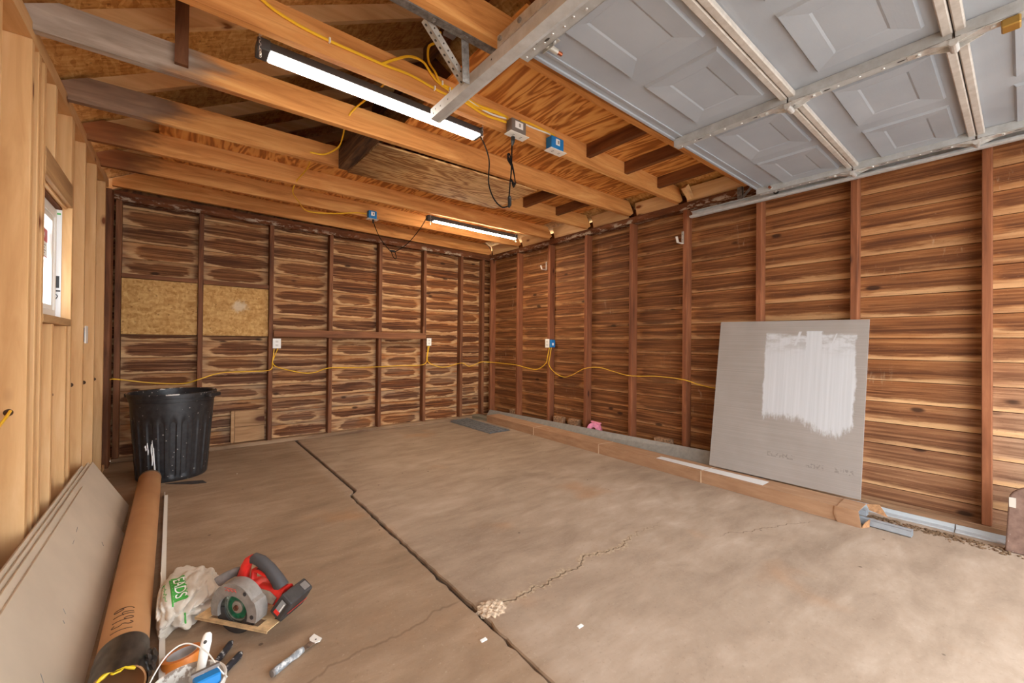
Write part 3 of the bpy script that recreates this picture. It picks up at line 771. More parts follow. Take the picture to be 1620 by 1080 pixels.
MB().box(XL - 0.088, XL - 0.02, WY0 + 0.002, WY1 - 0.004, 1.774, 1.785).build('shim', M_pineY, e); MB().box(XL - 0.088, XL - 0.035, WY0 + 0.002, WY1 - 0.02, 1.764, 1.773).build('shim', M_block, e)
# window unit
def glassm():
    t = NT('window_glass'); t.out(Base_Color=(1, 1, 1, 1), Roughness=0.02, Transmission_Weight=1.0, IOR=1.45, Alpha=0.35); return t.m
w = empty('window_1', (-0.53, 2.95, WZ0), 'white vinyl window with red and white glass sticker in the left wall', 'window')
w['kind'] = 'structure'
fx0, fx1 = -0.56, -0.505
for nm, a in (('frame', (fx0, fx1, WY0 + 0.003, WY0 + 0.03, WZ0 + 0.004, 1.762)), ('frame', (fx0, fx1, WY1 - 0.04, WY1 - 0.012, WZ0 + 0.004, 1.762)), ('frame', (fx0, fx1, WY0 + 0.03, WY1 - 0.04, WZ0 + 0.004, WZ0 + 0.045)), ('frame', (fx0, fx1, WY0 + 0.03, WY1 - 0.04, 1.715, 1.762))):
    MB().box(*a).bevel(0.003).build(nm, M_whitep, w)
for a in ((-0.545, -0.512, WY0 + 0.03, WY0 + 0.055, WZ0 + 0.045, 1.715), (-0.545, -0.512, WY1 - 0.068, WY1 - 0.041, WZ0 + 0.045, 1.715), (-0.545, -0.512, WY0 + 0.055, WY1 - 0.068, WZ0 + 0.045, WZ0 + 0.07), (-0.545, -0.512, WY0 + 0.055, WY1 - 0.068, 1.69, 1.715)):
    MB().box(*a).bevel(0.002).build('sash', M_whitep, w)
MB().box(-0.534, -0.530, WY0 + 0.055, WY1 - 0.068, WZ0 + 0.07, 1.69).build('glass_pane', glassm(), w)
st = MB().box(-0.5295, -0.5290, 3.03, WY1 - 0.072, 1.49, 1.64).build('sticker', M_sticker, w)
MB().box(-0.5290, -0.5286, 3.03, WY1 - 0.072, 1.57, 1.635).build('sticker_band', plain('red_print', (190, 40, 44), 0.5), st)
text_mesh('8x24', 0.045, Matrix(((0, 0, 1, -0.5283), (1, 0, 0, 3.115), (0, 1, 0, 1.602), (0, 0, 0, 1))), 'lettering', M_sticker, st)
for k in range(4):
    MB().box(-0.5290, -0.5287, 3.045, 3.18 - 0.02 * (k % 2), 1.55 - 0.014 * k, 1.555 - 0.014 * k).build('print_line', M_greymark, st)
MB().box(-0.5290, -0.5287, 3.03, WY1 - 0.072, 1.490, 1.495).build('sticker_band', plain('red_print_line', (190, 40, 44), 0.5), st)
# printed house wrap folded into the far jamb
hw = MB().box(-0.540, -0.488, WY1 - 0.0035, WY1 - 0.0005, WZ0 + 0.01, 1.775).build('house_wrap', plain('house_wrap', (226, 226, 226), 0.6), None)
tag(hw, 'white printed house wrap folded into far side of the window opening', 'house wrap')
M_ink = plain('wrap_ink', (58, 58, 60), 0.6)
for a in ((-0.530, -0.515, 1.345, 1.41), (-0.508, -0.494, 1.345, 1.41)):
    MB().box(a[0], a[1], WY1 - 0.0042, WY1 - 0.0036, a[2], a[3]).build('printed_block', M_ink, hw)
MB().box(-0.53, -0.49, WY1 - 0.0042, WY1 - 0.0036, 1.325, 1.333).build('printed_line', M_ink, hw)
MB().tube(smoothpath([(-0.53, WY1 - 0.004, 1.30), (-0.515, WY1 - 0.004, 1.315), (-0.50, WY1 - 0.004, 1.30), (-0.515, WY1 - 0.004, 1.275), (-0.53, WY1 - 0.004, 1.265)]), 0.002, 6).build('printed_scroll', M_ink, hw)
MB().box(-0.53, -0.492, WY1 - 0.0042, WY1 - 0.0036, 1.74, 1.75).build('green_stripe', plain('wrap_green', (88, 168, 92), 0.6), hw)
# ------------------------------------------------------------------ raised garage door
DZ = 2.243                                   # underside (inside skin) of the raised sections
DX0, DX1, DXC = 1.035, 3.405, 2.22
edges = [1.262, 0.692, 0.162, -0.368, -0.898]
door = empty('garage_door', (DXC, 0.18, DZ), 'pale grey sectional garage door raised flat overhead with embossed panels', 'garage door')
def panel_rings(bm, x0, x1, y0, y1, z, outer):
    """embossed panel set into a skin hole; returns nothing"""
    def ring(i, dz):
        return [bm.verts.new(p) for p in ((x0 + i, y0 + i, z + dz), (x1 - i, y0 + i, z + dz), (x1 - i, y1 - i, z + dz), (x0 + i, y1 - i, z + dz))]
    rs = [outer, ring(0.008, -0.011), ring(0.080, -0.005), ring(0.088, -0.002)]
    for a, b in zip(rs, rs[1:]):
        for k in range(4):
            bm.faces.new([a[k], a[(k + 1) % 4], b[(k + 1) % 4], b[k]])
    bm.faces.new(rs[-1])
def section(y1, y0):
    mb = MB(); bm = mb.bm
    px = [(1.072, 1.545), (1.640, 2.115), (2.325, 2.800), (2.895, 3.368)]
    pya, pyb = y0 + 0.065, y0 + 0.395
    xs = [DX0] + [v for p in px for v in p] + [DX1]
    yy = [y0, pya, pyb, y1]
    g = {}
    for i, x in enumerate(xs):
        for j, y in enumerate(yy): g[i, j] = bm.verts.new((x, y, DZ))
    for i in range(len(xs) - 1):
        for j in range(3):
            q = [g[i, j], g[i + 1, j], g[i + 1, j + 1], g[i, j + 1]]
            if j == 1 and i % 2 == 1:
                panel_rings(bm, xs[i], xs[i + 1], pya, pyb, DZ, q)
            else:
                bm.faces.new(q)
    # edges and outside skin
    a = [bm.verts.new(p) for p in ((DX0, y0, DZ + 0.045), (DX1, y0, DZ + 0.045), (DX1, y1, DZ + 0.045), (DX0, y1, DZ + 0.045))]
    bm.faces.new(a)
    bm.faces.new([g[0, 0], g[0, 3], a[3], a[0]]); bm.faces.new([g[9, 3], g[9, 0], a[1], a[2]])
    bm.faces.new([bm.verts.new((DX0, y1, DZ)), bm.verts.new((DX1, y1, DZ)), a[2], a[3]])
    bm.faces.new([bm.verts.new((DX0, y0, DZ)), bm.verts.new((DX1, y0, DZ)), a[1], a[0]])
    bmesh.ops.remove_doubles(bm, verts=bm.verts[:], dist=0.0002)
    return mb.build('door_section', M_door, door)
for k in range(4):
    y1, y0 = edges[k], edges[k + 1]
    sec = section(y1 - 0.0015, y0 + 0.0015)
    # steel rails folded along both long edges of each section
    for ya, yb, on in ((y1 - 0.031, y1 - 0.002, k > 0), (y0 + 0.002, y0 + 0.031, True)):
        if on:
            MB().box(DX0 + 0.04, DX1 - 0.035, ya, yb, DZ - 0.026, DZ - 0.001).bevel(0.004).build('edge_rail', M_rail, sec)
    if k == 0:
        MB().box(DX0, DX1, y1 - 0.012, y1 + 0.004, DZ - 0.008, DZ + 0.040).bevel(0.002).build('top_edge_strip', M_door, sec)
        MB().box(DX0, DX1, y1 - 0.055, y1 - 0.045, DZ - 0.006, DZ - 0.0005).build('edge_bead', M_door, sec)
    # stiles: channel with a lower flange
    for nm, xc, w in (('center_stile', DXC, 0.046), ('end_stile', DX1 - 0.026, 0.05), ('end_stile', DX0 + 0.026, 0.05)):
        ya, yb = y0 + 0.004, y1 - 0.004
        m = MB()
        sgn = -1 if nm == 'center_stile' or xc > 2 else 1
        m.box(xc - w / 2, xc + w / 2, ya, yb, DZ - 0.044, DZ - 0.041)                # lower flange
        m.box(xc + sgn * w / 2 - 0.0015, xc + sgn * w / 2 + 0.0015, ya, yb, DZ - 0.044, DZ - 0.0015)  # web
        m.box(xc - sgn * w / 2 - 0.0015, xc - sgn * w / 2 + 0.0015, ya, yb, DZ - 0.044, DZ - 0.030)  # lip
        s_ = m.build(nm, M_stile, sec)
        # punched holes and rivets seen on the lower flange
        nh = 7 if nm == 'center_stile' else 11
        rv = MB()
        for q in range(nh):
            yq = ya + (q + 0.6) / nh * (yb - ya)
            rv.lathe([(0.0055, 0), (0.004, -0.003), (0.0001, -0.0035)], 8, Matrix.Translation((xc + 0.004 * (-1) ** q, yq, DZ - 0.0442)))
        rv.build('rivets', M_bolt, s_)
        sl = MB()
        for yq in (ya + 0.14, yb - 0.14):
            sl.lathe([(0.0001, 0), (0.009, 0)], 10, Matrix.Translation((xc, yq, DZ - 0.0445)) @ Matrix.Diagonal((0.6, 1.5, 1, 1)))
        sl.build('slots', M_slot, s_)
# hinges at the joints and rollers in the tracks
def hinge(x, y):
    h = MB(); zt = DZ - 0.0445
    for sg in (-1, 1):
        h.prism([(x - 0.026, y + sg * 0.018, zt), (x + 0.026, y + sg * 0.018, zt), (x + 0.016, y + sg * 0.125, zt), (x - 0.016, y + sg * 0.125, zt)], (0, 0, -0.003))
        h.prism([(x - 0.027, y + sg * 0.075, zt - 0.003), (x - 0.027, y + sg * 0.004, zt - 0.026), (x - 0.027, y + sg * 0.004, zt - 0.003)], (0.004, 0, 0))
        h.prism([(x + 0.023, y + sg * 0.075, zt - 0.003), (x + 0.023, y + sg * 0.004, zt - 0.026), (x + 0.023, y + sg * 0.004, zt - 0.003)], (0.004, 0, 0))
    o = h.build('hinge', M_bolt, door)
    MB().tube([(x - 0.032, y, zt - 0.020), (x + 0.032, y, zt - 0.020)], 0.013, 14).build('hinge_pin', M_bolt, o)
    for s_ in (-0.095, 0.095):
        MB().lathe([(0.008, 0), (0.008, -0.006), (0.0001, -0.007)], 6, Matrix.Translation((x, y + s_, zt - 0.003))).build('bolt', M_bolt, o)
    return o
def roller(x, y, sgn, stem=True):
    r = MB()
    M = Matrix.Translation((x + sgn * 0.085, y, 2.219)) @ Matrix.Rotation(PI / 2, 4, 'Y')
    r.lathe([(0.006, -0.006), (0.019, -0.006), (0.021, 0), (0.019, 0.006), (0.006, 0.006)], 16, M, close=True)
    o = r.build('roller', M_black, door)
    MB().tube([(x - sgn * 0.02, y, 2.219), (x + sgn * 0.085, y, 2.219)], 0.005, 8).build('roller_stem', M_bolt, o)
for y in edges[1:4]:
    for x in (DXC, DX0 + 0.026, DX1 - 0.026): hinge(x, y)
    roller(DX0 + 0.026, y, -1); roller(DX1 - 0.026, y, 1)
for x, s in ((DX1 - 0.03, 1), (DX0 + 0.09, -1)):
    b = MB()
    b.box(x - 0.018, x + 0.018, 1.13, 1.19, DZ - 0.003, DZ - 0.001).box(x + s * 0.016, x + s * 0.019, 1.13, 1.19, 2.205, DZ - 0.001)
    o = b.build('top_roller_bracket', M_galv, door)
    MB().tube([(x - s * 0.03, 1.16, 2.219), (x + s * 0.075, 1.16, 2.219)], 0.011, 12).build('roller_tube', M_galv, o)
    MB().tube([(x - s * 0.055, 1.16, 2.219), (x - s * 0.031, 1.16, 2.219)], 0.008, 10).build('stem_tip', M_brass, o)
    MB().lathe([(0.006, -0.006), (0.019, -0.006), (0.021, 0), (0.019, 0.006), (0.006, 0.006)], 16, Matrix.Translation((x + s * 0.08, 1.16, 2.219)) @ Matrix.Rotation(PI / 2, 4, 'Y'), close=True).build('roller', M_black, o)
    for yy in (1.145, 1.175): MB().lathe([(0.007, 0), (0.007, -0.01), (0.0001, -0.011)], 6, Matrix.Translation((x, yy, DZ - 0.003))).build('bolt', M_bolt, o)
# small brass latch on the centre stile near the camera
MB().box(2.20, 2.25, 0.005, 0.05, DZ - 0.075, DZ - 0.045).bevel(0.004).build('latch', plain('brass_latch', (176, 138, 70), 0.4, 0.7), door)

def track(xw, xo, yend, label):
    """xw: x of the vertical web, xo: x of the open (lipped) side"""
    e = empty('door_track', (xw, 0.4, 2.19), label, 'track', 'overhead door tracks')
    s = 1 if xo > xw else -1
    t = 0.002
    prof = [(xw, 2.195), (xw + s * 0.040, 2.190), (xw + s * 0.056, 2.195), (xw + s * 0.056, 2.206), (xw + s * 0.053, 2.206), (xw + s * 0.053, 2.199), (xw + s * 0.040, 2.194), (xw + s * t, 2.198),
            (xw + s * t, 2.243), (xw + s * 0.030, 2.247), (xw + s * 0.030, 2.250), (xw, 2.246)]
    MB().prism([(x, yend, z) for x, z in prof], (0, -0.75 - yend, 0)).build('rail', M_track, e)
    # curve down to the opening
    cv = []
    for k in range(9):
        a = k / 8 * PI / 2
        cv.append((-0.75 - 0.28 * math.sin(a), 2.219 - 0.28 + 0.28 * math.cos(a)))
    cv.append((-1.03, 0.02))
    m = MB()
    for (ya, za), (yb, zb) in zip(cv, cv[1:]):
        d = Vector((0, yb - ya, zb - za)).normalized(); nrm = Vector((0, -d.z, d.y))
        m.obox(Vector((xw, ya, za)) - nrm * 0.025, (s * 0.003, 0, 0), (0, yb - ya, zb - za), nrm * 0.05)
        m.obox(Vector((xw, ya, za)) - nrm * 0.025, (s * 0.05, 0, 0), (0, yb - ya, zb - za), nrm * 0.003)
    m.build('curved_rail', M_track, e)
    for yy, zz in ((yend - 0.03, 2.212), (yend - 0.05, 2.226), (yend - 0.10, 2.219), (yend - 0.17, 2.219), (yend - 0.52, 2.222)):
        MB().lathe([(0.0001, 0), (0.0042, 0)], 10, Matrix.Translation((xw - s * 0.0006, yy, zz)) @ Matrix.Rotation(PI / 2, 4, 'Y')).build('bolt_hole', M_slot, e)
    return e
tl = track(0.985, 1.04, 1.885, 'left overhead door track ending under the near shop light')
tr = track(3.545, 3.49, 1.85, 'right overhead door track running along the right wall')
# reinforcing angle on the left track
MB().obox((0.983, 1.32, 2.244), (-0.003, 0, 0), (0, -1.6, 0), (0, 0, 0.045)).build('reinforcing_angle', M_galv, tl)
for y in (1.30, 1.18, 1.0): MB().lathe([(0.010, 0), (0.010, -0.006), (0.0001, -0.008)], 8, Matrix.Translation((0.9795, y, 2.268)) @ Matrix.Rotation(PI / 2, 4, 'Y')).build('bolt', M_galv_dark, tl)
# hanger brackets of perforated angle
e = empty('track_hanger', (0.98, 1.5, 2.25), 'perforated steel angle hanger holding the left door track to the near joist', 'hanger')
m = MB().obox((0.46, 1.425, jz(0, 0.46) - 0.005), (0.60, 0, 0.0068), (0, 0.035, 0), (0, 0, 0.003)); m.obox((0.46, 1.4245, jz(0, 0.46) - 0.005), (0.60, 0, 0.0068), (0, 0.003, 0), (0, 0, 0.036))
m.build('joist_angle', M_galv_dark, e)
m = MB().obox((0.90, 1.4605, 2.335), (0, 0.003, 0), (0.035, 0, 0), (0.043, 0.055, -0.145)); m.build('drop_strap', M_galv_dark, e)
A0, A1 = Vector((0.735, 1.461, 2.325)), Vector((0.968, 1.54, 2.205))
d = A1 - A0; side = Vector((0, 0.03, 0)); side2 = d.cross(Vector((0, 1, 0))).normalized() * 0.03
MB().obox(A0, d, side, side2.normalized() * 0.002).obox(A0, d, Vector((0, 0.002, 0)), side2).build('diagonal_brace', M_galv, e)
hs = MB()
for k in range(9):
    c = A0 + d * ((k + 0.6) / 9)
    for cc, nn in ((c + side2 * 0.5 - Vector((0, 0.0006, 0)), Matrix.Rotation(PI / 2, 4, 'X')),):
        hs.lathe([(0.0001, 0), (0.0045, 0)], 10, Matrix.Translation(cc) @ nn)
    q = c + side * 0.5 - side2.normalized() * 0.0008
    zax = side2.normalized(); xax = d.normalized(); yax = zax.cross(xax)
    Mq = Matrix((xax, yax, zax)).transposed().to_4x4(); Mq.translation = q
    hs.lathe([(0.0001, 0), (0.0055, 0)], 10, Mq)
hs.build('perforations', M_slot, e)
for x in (0.76, 0.91): MB().lathe([(0.010, 0), (0.010, -0.005), (0.0001, -0.007)], 6, Matrix.Translation((x, 1.442, jz(0, x) - 0.004))).build('bolt', M_galv_dark, e)
e = empty('track_hanger', (3.56, 1.458, 2.24), 'short steel strap hanger holding the right door track below top plate', 'hanger')
MB().box(3.549, 3.552, 1.435, 1.475, 2.20, 2.36).box(3.549, 3.575, 1.435, 1.438, 2.20, 2.36).build('strap', M_galv_dark, e)
MB().obox((3.553, 1.44, 2.25), (0, -0.10, 0.10), (0.003, 0, 0), (0, 0, 0.03)).build('brace', M_galv_dark, e)

# ------------------------------------------------------------------ shop lights
def shop_light(x0, x1, yc, zb, w, label, mat, dark=0.05):
    e = empty('shop_light', ((x0 + x1) / 2, yc, zb), label, 'light', 'hanging strip lights')
    hw_ = w / 2
    MB().prism([(x0 + 0.01, yc - hw_, zb + 0.003), (x0 + 0.01, yc + hw_, zb + 0.003), (x0 + 0.01, yc + hw_ * 0.7, zb + 0.045), (x0 + 0.01, yc - hw_ * 0.7, zb + 0.045)], (x1 - x0 - 0.02, 0, 0)).build('housing', M_darkgrey, e)
    MB().box(x0 + dark, x1 - 0.02, yc - hw_ + 0.003, yc + hw_ - 0.003, zb - 0.006, zb + 0.0025).bevel(0.003).build('diffuser', mat, e)
    for a, b in ((x0, x0 + dark - 0.001), (x1 - 0.019, x1)):
        MB().box(a, b, yc - hw_ - 0.001, yc + hw_ + 0.001, zb - 0.005, zb + 0.046).bevel(0.004).build('end_cap', M_darkgrey, e)
    return e
def chain(parent, p, q, drop, name='chain'):
    """links from hook p down to q then a loose tail"""
    m = MB(); pts = [Vector(p), Vector(q), Vector(q) + Vector((0.004, 0.006, -drop))]
    k = 0
    for a, b in zip(pts, pts[1:]):
        n = max(1, int((b - a).length / 0.011)); d = (b - a).normalized()
        for i in range(n):
            c = a + (b - a) * ((i + 0.5) / n)
            u = d.orthogonal().normalized(); v = d.cross(u)
            ax = u if k % 2 else v
            lp = [c + d * 0.008 * math.cos(t) + ax * 0.0045 * math.sin(t) for t in [j * PI / 4 for j in range(9)]]
            m.tube(lp, 0.0012, 5, caps=False); k += 1
    return m.build(name, M_chain, parent)
L1 = shop_light(0.255, 1.425, 2.095, 2.322, 0.088, 'bright strip light hanging under the joist with the yellow cables, near the camera', M_led)
chain(L1, (0.30, 2.02, 2.40), (0.262, 2.05, 2.372), 0.09); chain(L1, (1.41, 2.03, 2.44), (1.418, 2.05, 2.372), 0.075)
cd1 = MB().tube(smoothpath([(1.425, 2.095, 2.335), (1.455, 2.09, 2.30), (1.49, 2.08, 2.20), (1.488, 2.08, 2.06), (1.513, 2.06, 1.963), (1.56, 2.04, 1.915), (1.602, 2.02, 1.925)]), 0.0042, 8).tube(smoothpath([(1.575, 1.985, 1.965), (1.562, 1.96, 2.04), (1.563, 1.95, 2.12), (1.562, 1.945, 2.30)]), 0.0042, 8)
cd1 = cd1.build('power_cord', M_cord, L1)
MB().tube([(1.598, 2.02, 1.915), (1.600, 2.01, 1.93), (1.582, 1.99, 1.965), (1.578, 1.985, 1.972)], [0.008, 0.012, 0.012, 0.008], 10).build('inline_switch', M_black, cd1)
m = MB()
for k in range(3):
    m.tube(smoothpath([(1.563, 1.95, 2.06), (1.585 + 0.006 * k, 1.955, 2.02 + 0.01 * k), (1.60, 1.96, 2.065), (1.57, 1.95, 2.13 + 0.01 * k), (1.53, 1.945, 2.17 + 0.012 * k), (1.545, 1.945, 2.205), (1.563, 1.95, 2.15)]), 0.0036, 7)
m.build('coiled_slack', M_cord, cd1)
MB().tube([(1.562, 1.937, 2.318), (1.562, 1.937, 2.285), (1.562, 1.942, 2.262)], [0.013, 0.012, 0.006], 10).build('plug', M_black, cd1)
L2 = shop_light(1.955, 3.13, 3.80, 2.315, 0.05, 'far bright strip light hanging beyond the plywood patch panel', M_ledfar, dark=0.075)
chain(L2, (1.985, 3.72, 2.40), (1.985, 3.775, 2.36), 0.095); chain(L2, (3.10, 3.72, 2.40), (3.10, 3.775, 2.36), 0.085)
cd2 = MB().tube(smoothpath([(1.955, 3.80, 2.335), (1.90, 3.84, 2.22), (1.80, 3.90, 2.07), (1.70, 3.94, 1.985), (1.685, 3.95, 1.98)]), 0.0042, 8).tube(smoothpath([(1.645, 3.97, 1.985), (1.625, 4.00, 2.02), (1.60, 4.12, 2.13), (1.575, 4.19, 2.25), (1.565, 4.225, 2.325)]), 0.0042, 8)
cd2 = cd2.build('power_cord', M_cord, L2)
MB().tube([(1.690, 3.95, 1.979), (1.68, 3.95, 1.979), (1.65, 3.965, 1.982), (1.642, 3.97, 1.984)], [0.007, 0.012, 0.012, 0.007], 10).build('inline_switch', M_black, cd2)
MB().tube(smoothpath([(1.655, 3.96, 1.975), (1.665, 3.95, 1.93), (1.69, 3.945, 1.905), (1.70, 3.95, 1.93), (1.685, 3.95, 1.975)]), 0.0036, 7).build('coiled_slack', M_cord, cd2)
MB().tube([(1.565, 4.222, 2.334), (1.565, 4.222, 2.30)], [0.012, 0.008], 10).build('plug', M_black, cd2)

# ------------------------------------------------------------------ electrical boxes
def joist_box(x0, x1, i, label, mat, grey=False):
    y1 = jy(i, (x0 + x1) / 2) - 0.001; y0 = y1 - 0.055; zb = jz(i, x0) - 0.028
    e = empty('outlet_box', ((x0 + x1) / 2, y0, zb), label, 'outlet box', 'outlet boxes on the joists')
    b = MB().box(x0 + 0.008, x1 - 0.008, y0, y1, zb + 0.004, zb + 0.088).bevel(0.004).build('box', mat, e)
    MB().box(x0 - 0.008, x1 + 0.008, y0 - 0.012, y1 + 0.012 if False else y1, zb - 0.001, zb + 0.0035).bevel(0.002).build('cover_plate', M_whitep, e)
    xm = (x0 + x1) / 2
    st = MB().box(xm - 0.030 if grey else xm - 0.018, xm + 0.030 if grey else xm + 0.018, y0 - 0.0008, y0 - 0.0001, zb + 0.035, zb + 0.075).build('sticker', M_sticker, b)
    MB().box(xm - 0.002, xm + 0.012, y0 - 0.0012, y0 - 0.0008, zb + 0.045, zb + 0.066).build('printed_square', M_greymark, st)
    for xx in (xm - 0.028, xm + 0.028):
        for yy in (y0 + 0.014, y0 + 0.026): MB().box(xx - 0.007, xx + 0.007, yy, yy + 0.003, zb - 0.0018, zb - 0.001).build('socket_slot', M_slot, e)
    return e
joist_box(1.510, 1.638, 1, 'grey outlet box with black plug on the yellow cable joist', M_greybox, True)
joist_box(1.840, 1.968, 1, 'blue outlet box right of the grey one on the yellow cable joist', M_blue)
joist_box(1.512, 1.612, 5, 'far blue outlet box above the back wall cord', M_blue)
M_socket = plain('ivory_socket', (222, 216, 204), 0.5)
def wall_plate(o, ax, nrm, w, h, label, boxside=None):
    """o centre on the mounting face, ax along the wall, nrm into the room"""
    o, ax, nrm = Vector(o), Vector(ax), Vector(nrm); z = Vector((0, 0, 1))
    e = empty('wall_outlet', o - z * h / 2, label, 'outlet', 'outlets on the walls')
    MB().obox(o - ax * w / 2 - z * h / 2 + nrm * 0.001, ax * w, nrm * 0.006, z * h).bevel(0.002).build('cover_plate', M_whitep, e)
    for dz in (-0.020, 0.020):
        f = MB().obox(o - ax * 0.016 - z * 0.012 + z * dz + nrm * 0.0075, ax * 0.032, nrm * 0.0012, z * 0.024).build('socket_face', M_socket, e)
        for dx in (-0.006, 0.006):
            MB().obox(o + ax * (dx - 0.0015) + z * (dz - 0.001) + nrm * 0.009, ax * 0.003, nrm * 0.0005, z * 0.008).build('socket_slot', M_slot, f)
        MB().obox(o - ax * 0.002 + z * (dz - 0.009) + nrm * 0.009, ax * 0.004, nrm * 0.0005, z * 0.004).build('ground_hole', M_slot, f)
    return e
wall_plate((0.825, FY - 0.002, 1.050), (1, 0, 0), (0, -1, 0), 0.076, 0.104, 'white outlet under left end of the long brown back wall rail')
wall_plate((2.600, FY - 0.002, 1.085), (1, 0, 0), (0, -1, 0), 0.066, 0.098, 'white outlet just right of the long brown back wall rail')
e = wall_plate((FX - 0.002, 3.712, 1.080), (0, 1, 0), (-1, 0, 0), 0.072, 0.105, 'white outlet with blue box on the right wall stud')
b = MB().box(FX - 0.003, FX + 0.06, 3.640, 3.6745, 1.03, 1.125).bevel(0.004).build('box', M_blue, e)
MB().box(FX + 0.005, FX + 0.035, 3.6392, 3.6399, 1.055, 1.085).build('sticker', M_sticker, b)
for nm, x0, x1 in ((1, 0.79, 0.86),):
    pass
e = empty('switch_box', (XL, 3.74, 1.06), 'small blue box with white plate edge-on on the left pine studs', 'switch box')
MB().box(XL - 0.05, XL + 0.002, 3.716, 3.775, 1.055, 1.145).bevel(0.003).build('box', M_blue, e)
MB().box(XL + 0.003, XL + 0.010, 3.705, 3.785, 1.045, 1.155).bevel(0.002).build('cover_plate', M_whitep, e)

# ------------------------------------------------------------------ yellow cables
def cable(pts, label, r=0.0058, mat=None, staples=(), flat=0.75):
    o = MB().tube(smoothpath(pts, 8), r, 8, flat=flat).build('electrical_cable', mat or M_yellow, smooth=True)
    tag(o, label, 'cable', 'yellow electrical cables')
    for p in staples:
        MB().box(p[0] - 0.004, p[0] + 0.004, p[1] - 0.012, p[1] + 0.004, p[2] - 0.011, p[2] + 0.011).bevel(0.002).build('staple', M_whitep, o)
    return o
yb = 4.948
cable([(-0.43, 4.85, 0.735), (-0.39, yb, 0.729), (-0.166, yb + 0.03, 0.684), (0.057, yb + 0.03, 0.667), (0.178, yb - 0.004, 0.705), (0.346, yb + 0.03, 0.756), (0.60, yb + 0.03, 0.762), (0.765, yb - 0.004, 0.775), (0.785, yb - 0.004, 0.86), (0.815, yb - 0.004, 0.95), (0.835, yb - 0.001, 0.997)], 'yellow cable on back wall from left corner up to the left white outlet', 0.0048)
cable([(0.800, yb - 0.004, 0.994), (0.793, yb - 0.008, 0.92), (0.790, yb - 0.008, 0.84), (0.86, yb + 0.03, 0.791), (1.081, yb + 0.04, 0.73), (1.21, yb + 0.03, 0.732), (1.345, yb - 0.004, 0.777), (1.60, yb + 0.03, 0.772), (1.93, yb - 0.004, 0.776), (2.20, yb + 0.03, 0.782), (2.52, yb - 0.004, 0.79), (2.565, yb - 0.004, 0.90), (2.585, yb, 1.03)], 'yellow cable on back wall between the two white outlets', 0.0048)
cable([(2.60, yb - 0.004, 1.034), (2.575, yb - 0.008, 0.90), (2.60, yb + 0.02, 0.82), (2.72, yb + 0.03, 0.765), (2.87, yb + 0.03, 0.745), (3.10, yb - 0.004, 0.797), (3.26, yb + 0.03, 0.745), (3.44, yb - 0.004, 0.805), (3.565, 4.90, 0.80), (3.60, 4.58, 0.792), (3.572, 4.31, 0.785), (3.60, 4.108, 0.754), (3.60, 3.924, 0.747), (3.572, 3.74, 0.83), (3.566, 3.700, 0.92), (3.572, 3.675, 1.027)], 'yellow cable running round the right back corner to the blue outlet box', 0.0048)
cable([(3.585, 3.655, 1.028), (3.572, 3.668, 0.907), (3.568, 3.672, 0.807), (3.59, 3.583, 0.718), (3.60, 3.455, 0.681), (3.60, 3.323, 0.712), (3.572, 3.105, 0.80), (3.60, 2.92, 0.818), (3.60, 2.75, 0.79), (3.572, 2.51, 0.757), (3.60, 2.218, 0.769), (3.572, 1.94, 0.758), (3.60, 1.814, 0.723), (3.61, 1.654, 0.703), (3.61, 1.48, 0.728)], 'yellow cable along right wall from blue outlet box to behind the drywall', 0.0048)
ya = 1.945
def onA(x, z): return (x, jy(1, x) - 0.008, z)
cable([onA(-0.1, 2.44), onA(0.10, 2.455), onA(0.225, 2.445), onA(0.298, 2.418), onA(0.396, 2.400), onA(0.510, 2.394), onA(0.640, 2.395), onA(0.769, 2.397), onA(0.895, 2.405), onA(1.069, 2.390), onA(1.20, 2.395), onA(1.345, 2.372), onA(1.46, 2.380), onA(1.512, 2.385)], 'long yellow cable stapled along the near joist to the grey box', 0.0066, staples=[onA(0.51, 2.394), onA(1.03, 2.392)])
cable([onA(0.75, 2.398), (0.827, jy(1, 0.8) - 0.012, 2.455), (0.894, jy(1, 0.9) - 0.010, 2.497), (0.964, jy(1, 0.9) - 0.008, 2.502), (1.008, jy(1, 1.0) - 0.01, 2.462), onA(1.05, 2.435), onA(1.107, 2.420), onA(1.196, 2.415), onA(1.301, 2.395), onA(1.42, 2.412), onA(1.50, 2.412), onA(1.53, 2.40)], 'yellow cable looping up off the near joist then back down', 0.0066, staples=[onA(1.12, 2.42)])
cable([(1.10, 2.0, 2.76), (1.074, 2.0, 2.694), (1.025, 1.99, 2.638), (1.020, 1.98, 2.555), (1.033, jy(1, 1.0) - 0.01, 2.478), onA(1.07, 2.437), onA(1.15, 2.432), onA(1.30, 2.412), onA(1.45, 2.42), onA(1.53, 2.415)], 'yellow cable dropping from the attic onto the near joist', 0.0066, staples=[onA(1.075, 2.437)])
cable([onA(1.62, 2.432), onA(1.70, 2.443), onA(1.80, 2.442), onA(1.88, 2.440), (1.91, jy(1, 1.9) - 0.02, 2.43)], 'short yellow cable joining grey box to blue box', 0.0066)
cable([onA(1.66, 2.425), onA(1.72, 2.425), onA(1.84, 2.432), (1.875, jy(1, 1.9) - 0.015, 2.428)], 'short white cable beside yellow one between grey and blue boxes', 0.005, M_whitep)
cable([onA(1.20, 2.43), onA(1.30, 2.40), onA(1.42, 2.395), onA(1.53, 2.41)], 'white cable among the yellow cables left of the grey box', 0.005, M_whitep)
cable([(0.86, 2.02, 2.45), (0.85, 2.25, 2.46), (0.81, jy(2, 0.8) - 0.03, 2.445), (0.775, jy(2, 0.8) - 0.010, 2.40), (0.762, jy(2, 0.8) - 0.002, 2.375)], 'yellow cable drooping behind the near shop light into the grey-ended joist', 0.006)
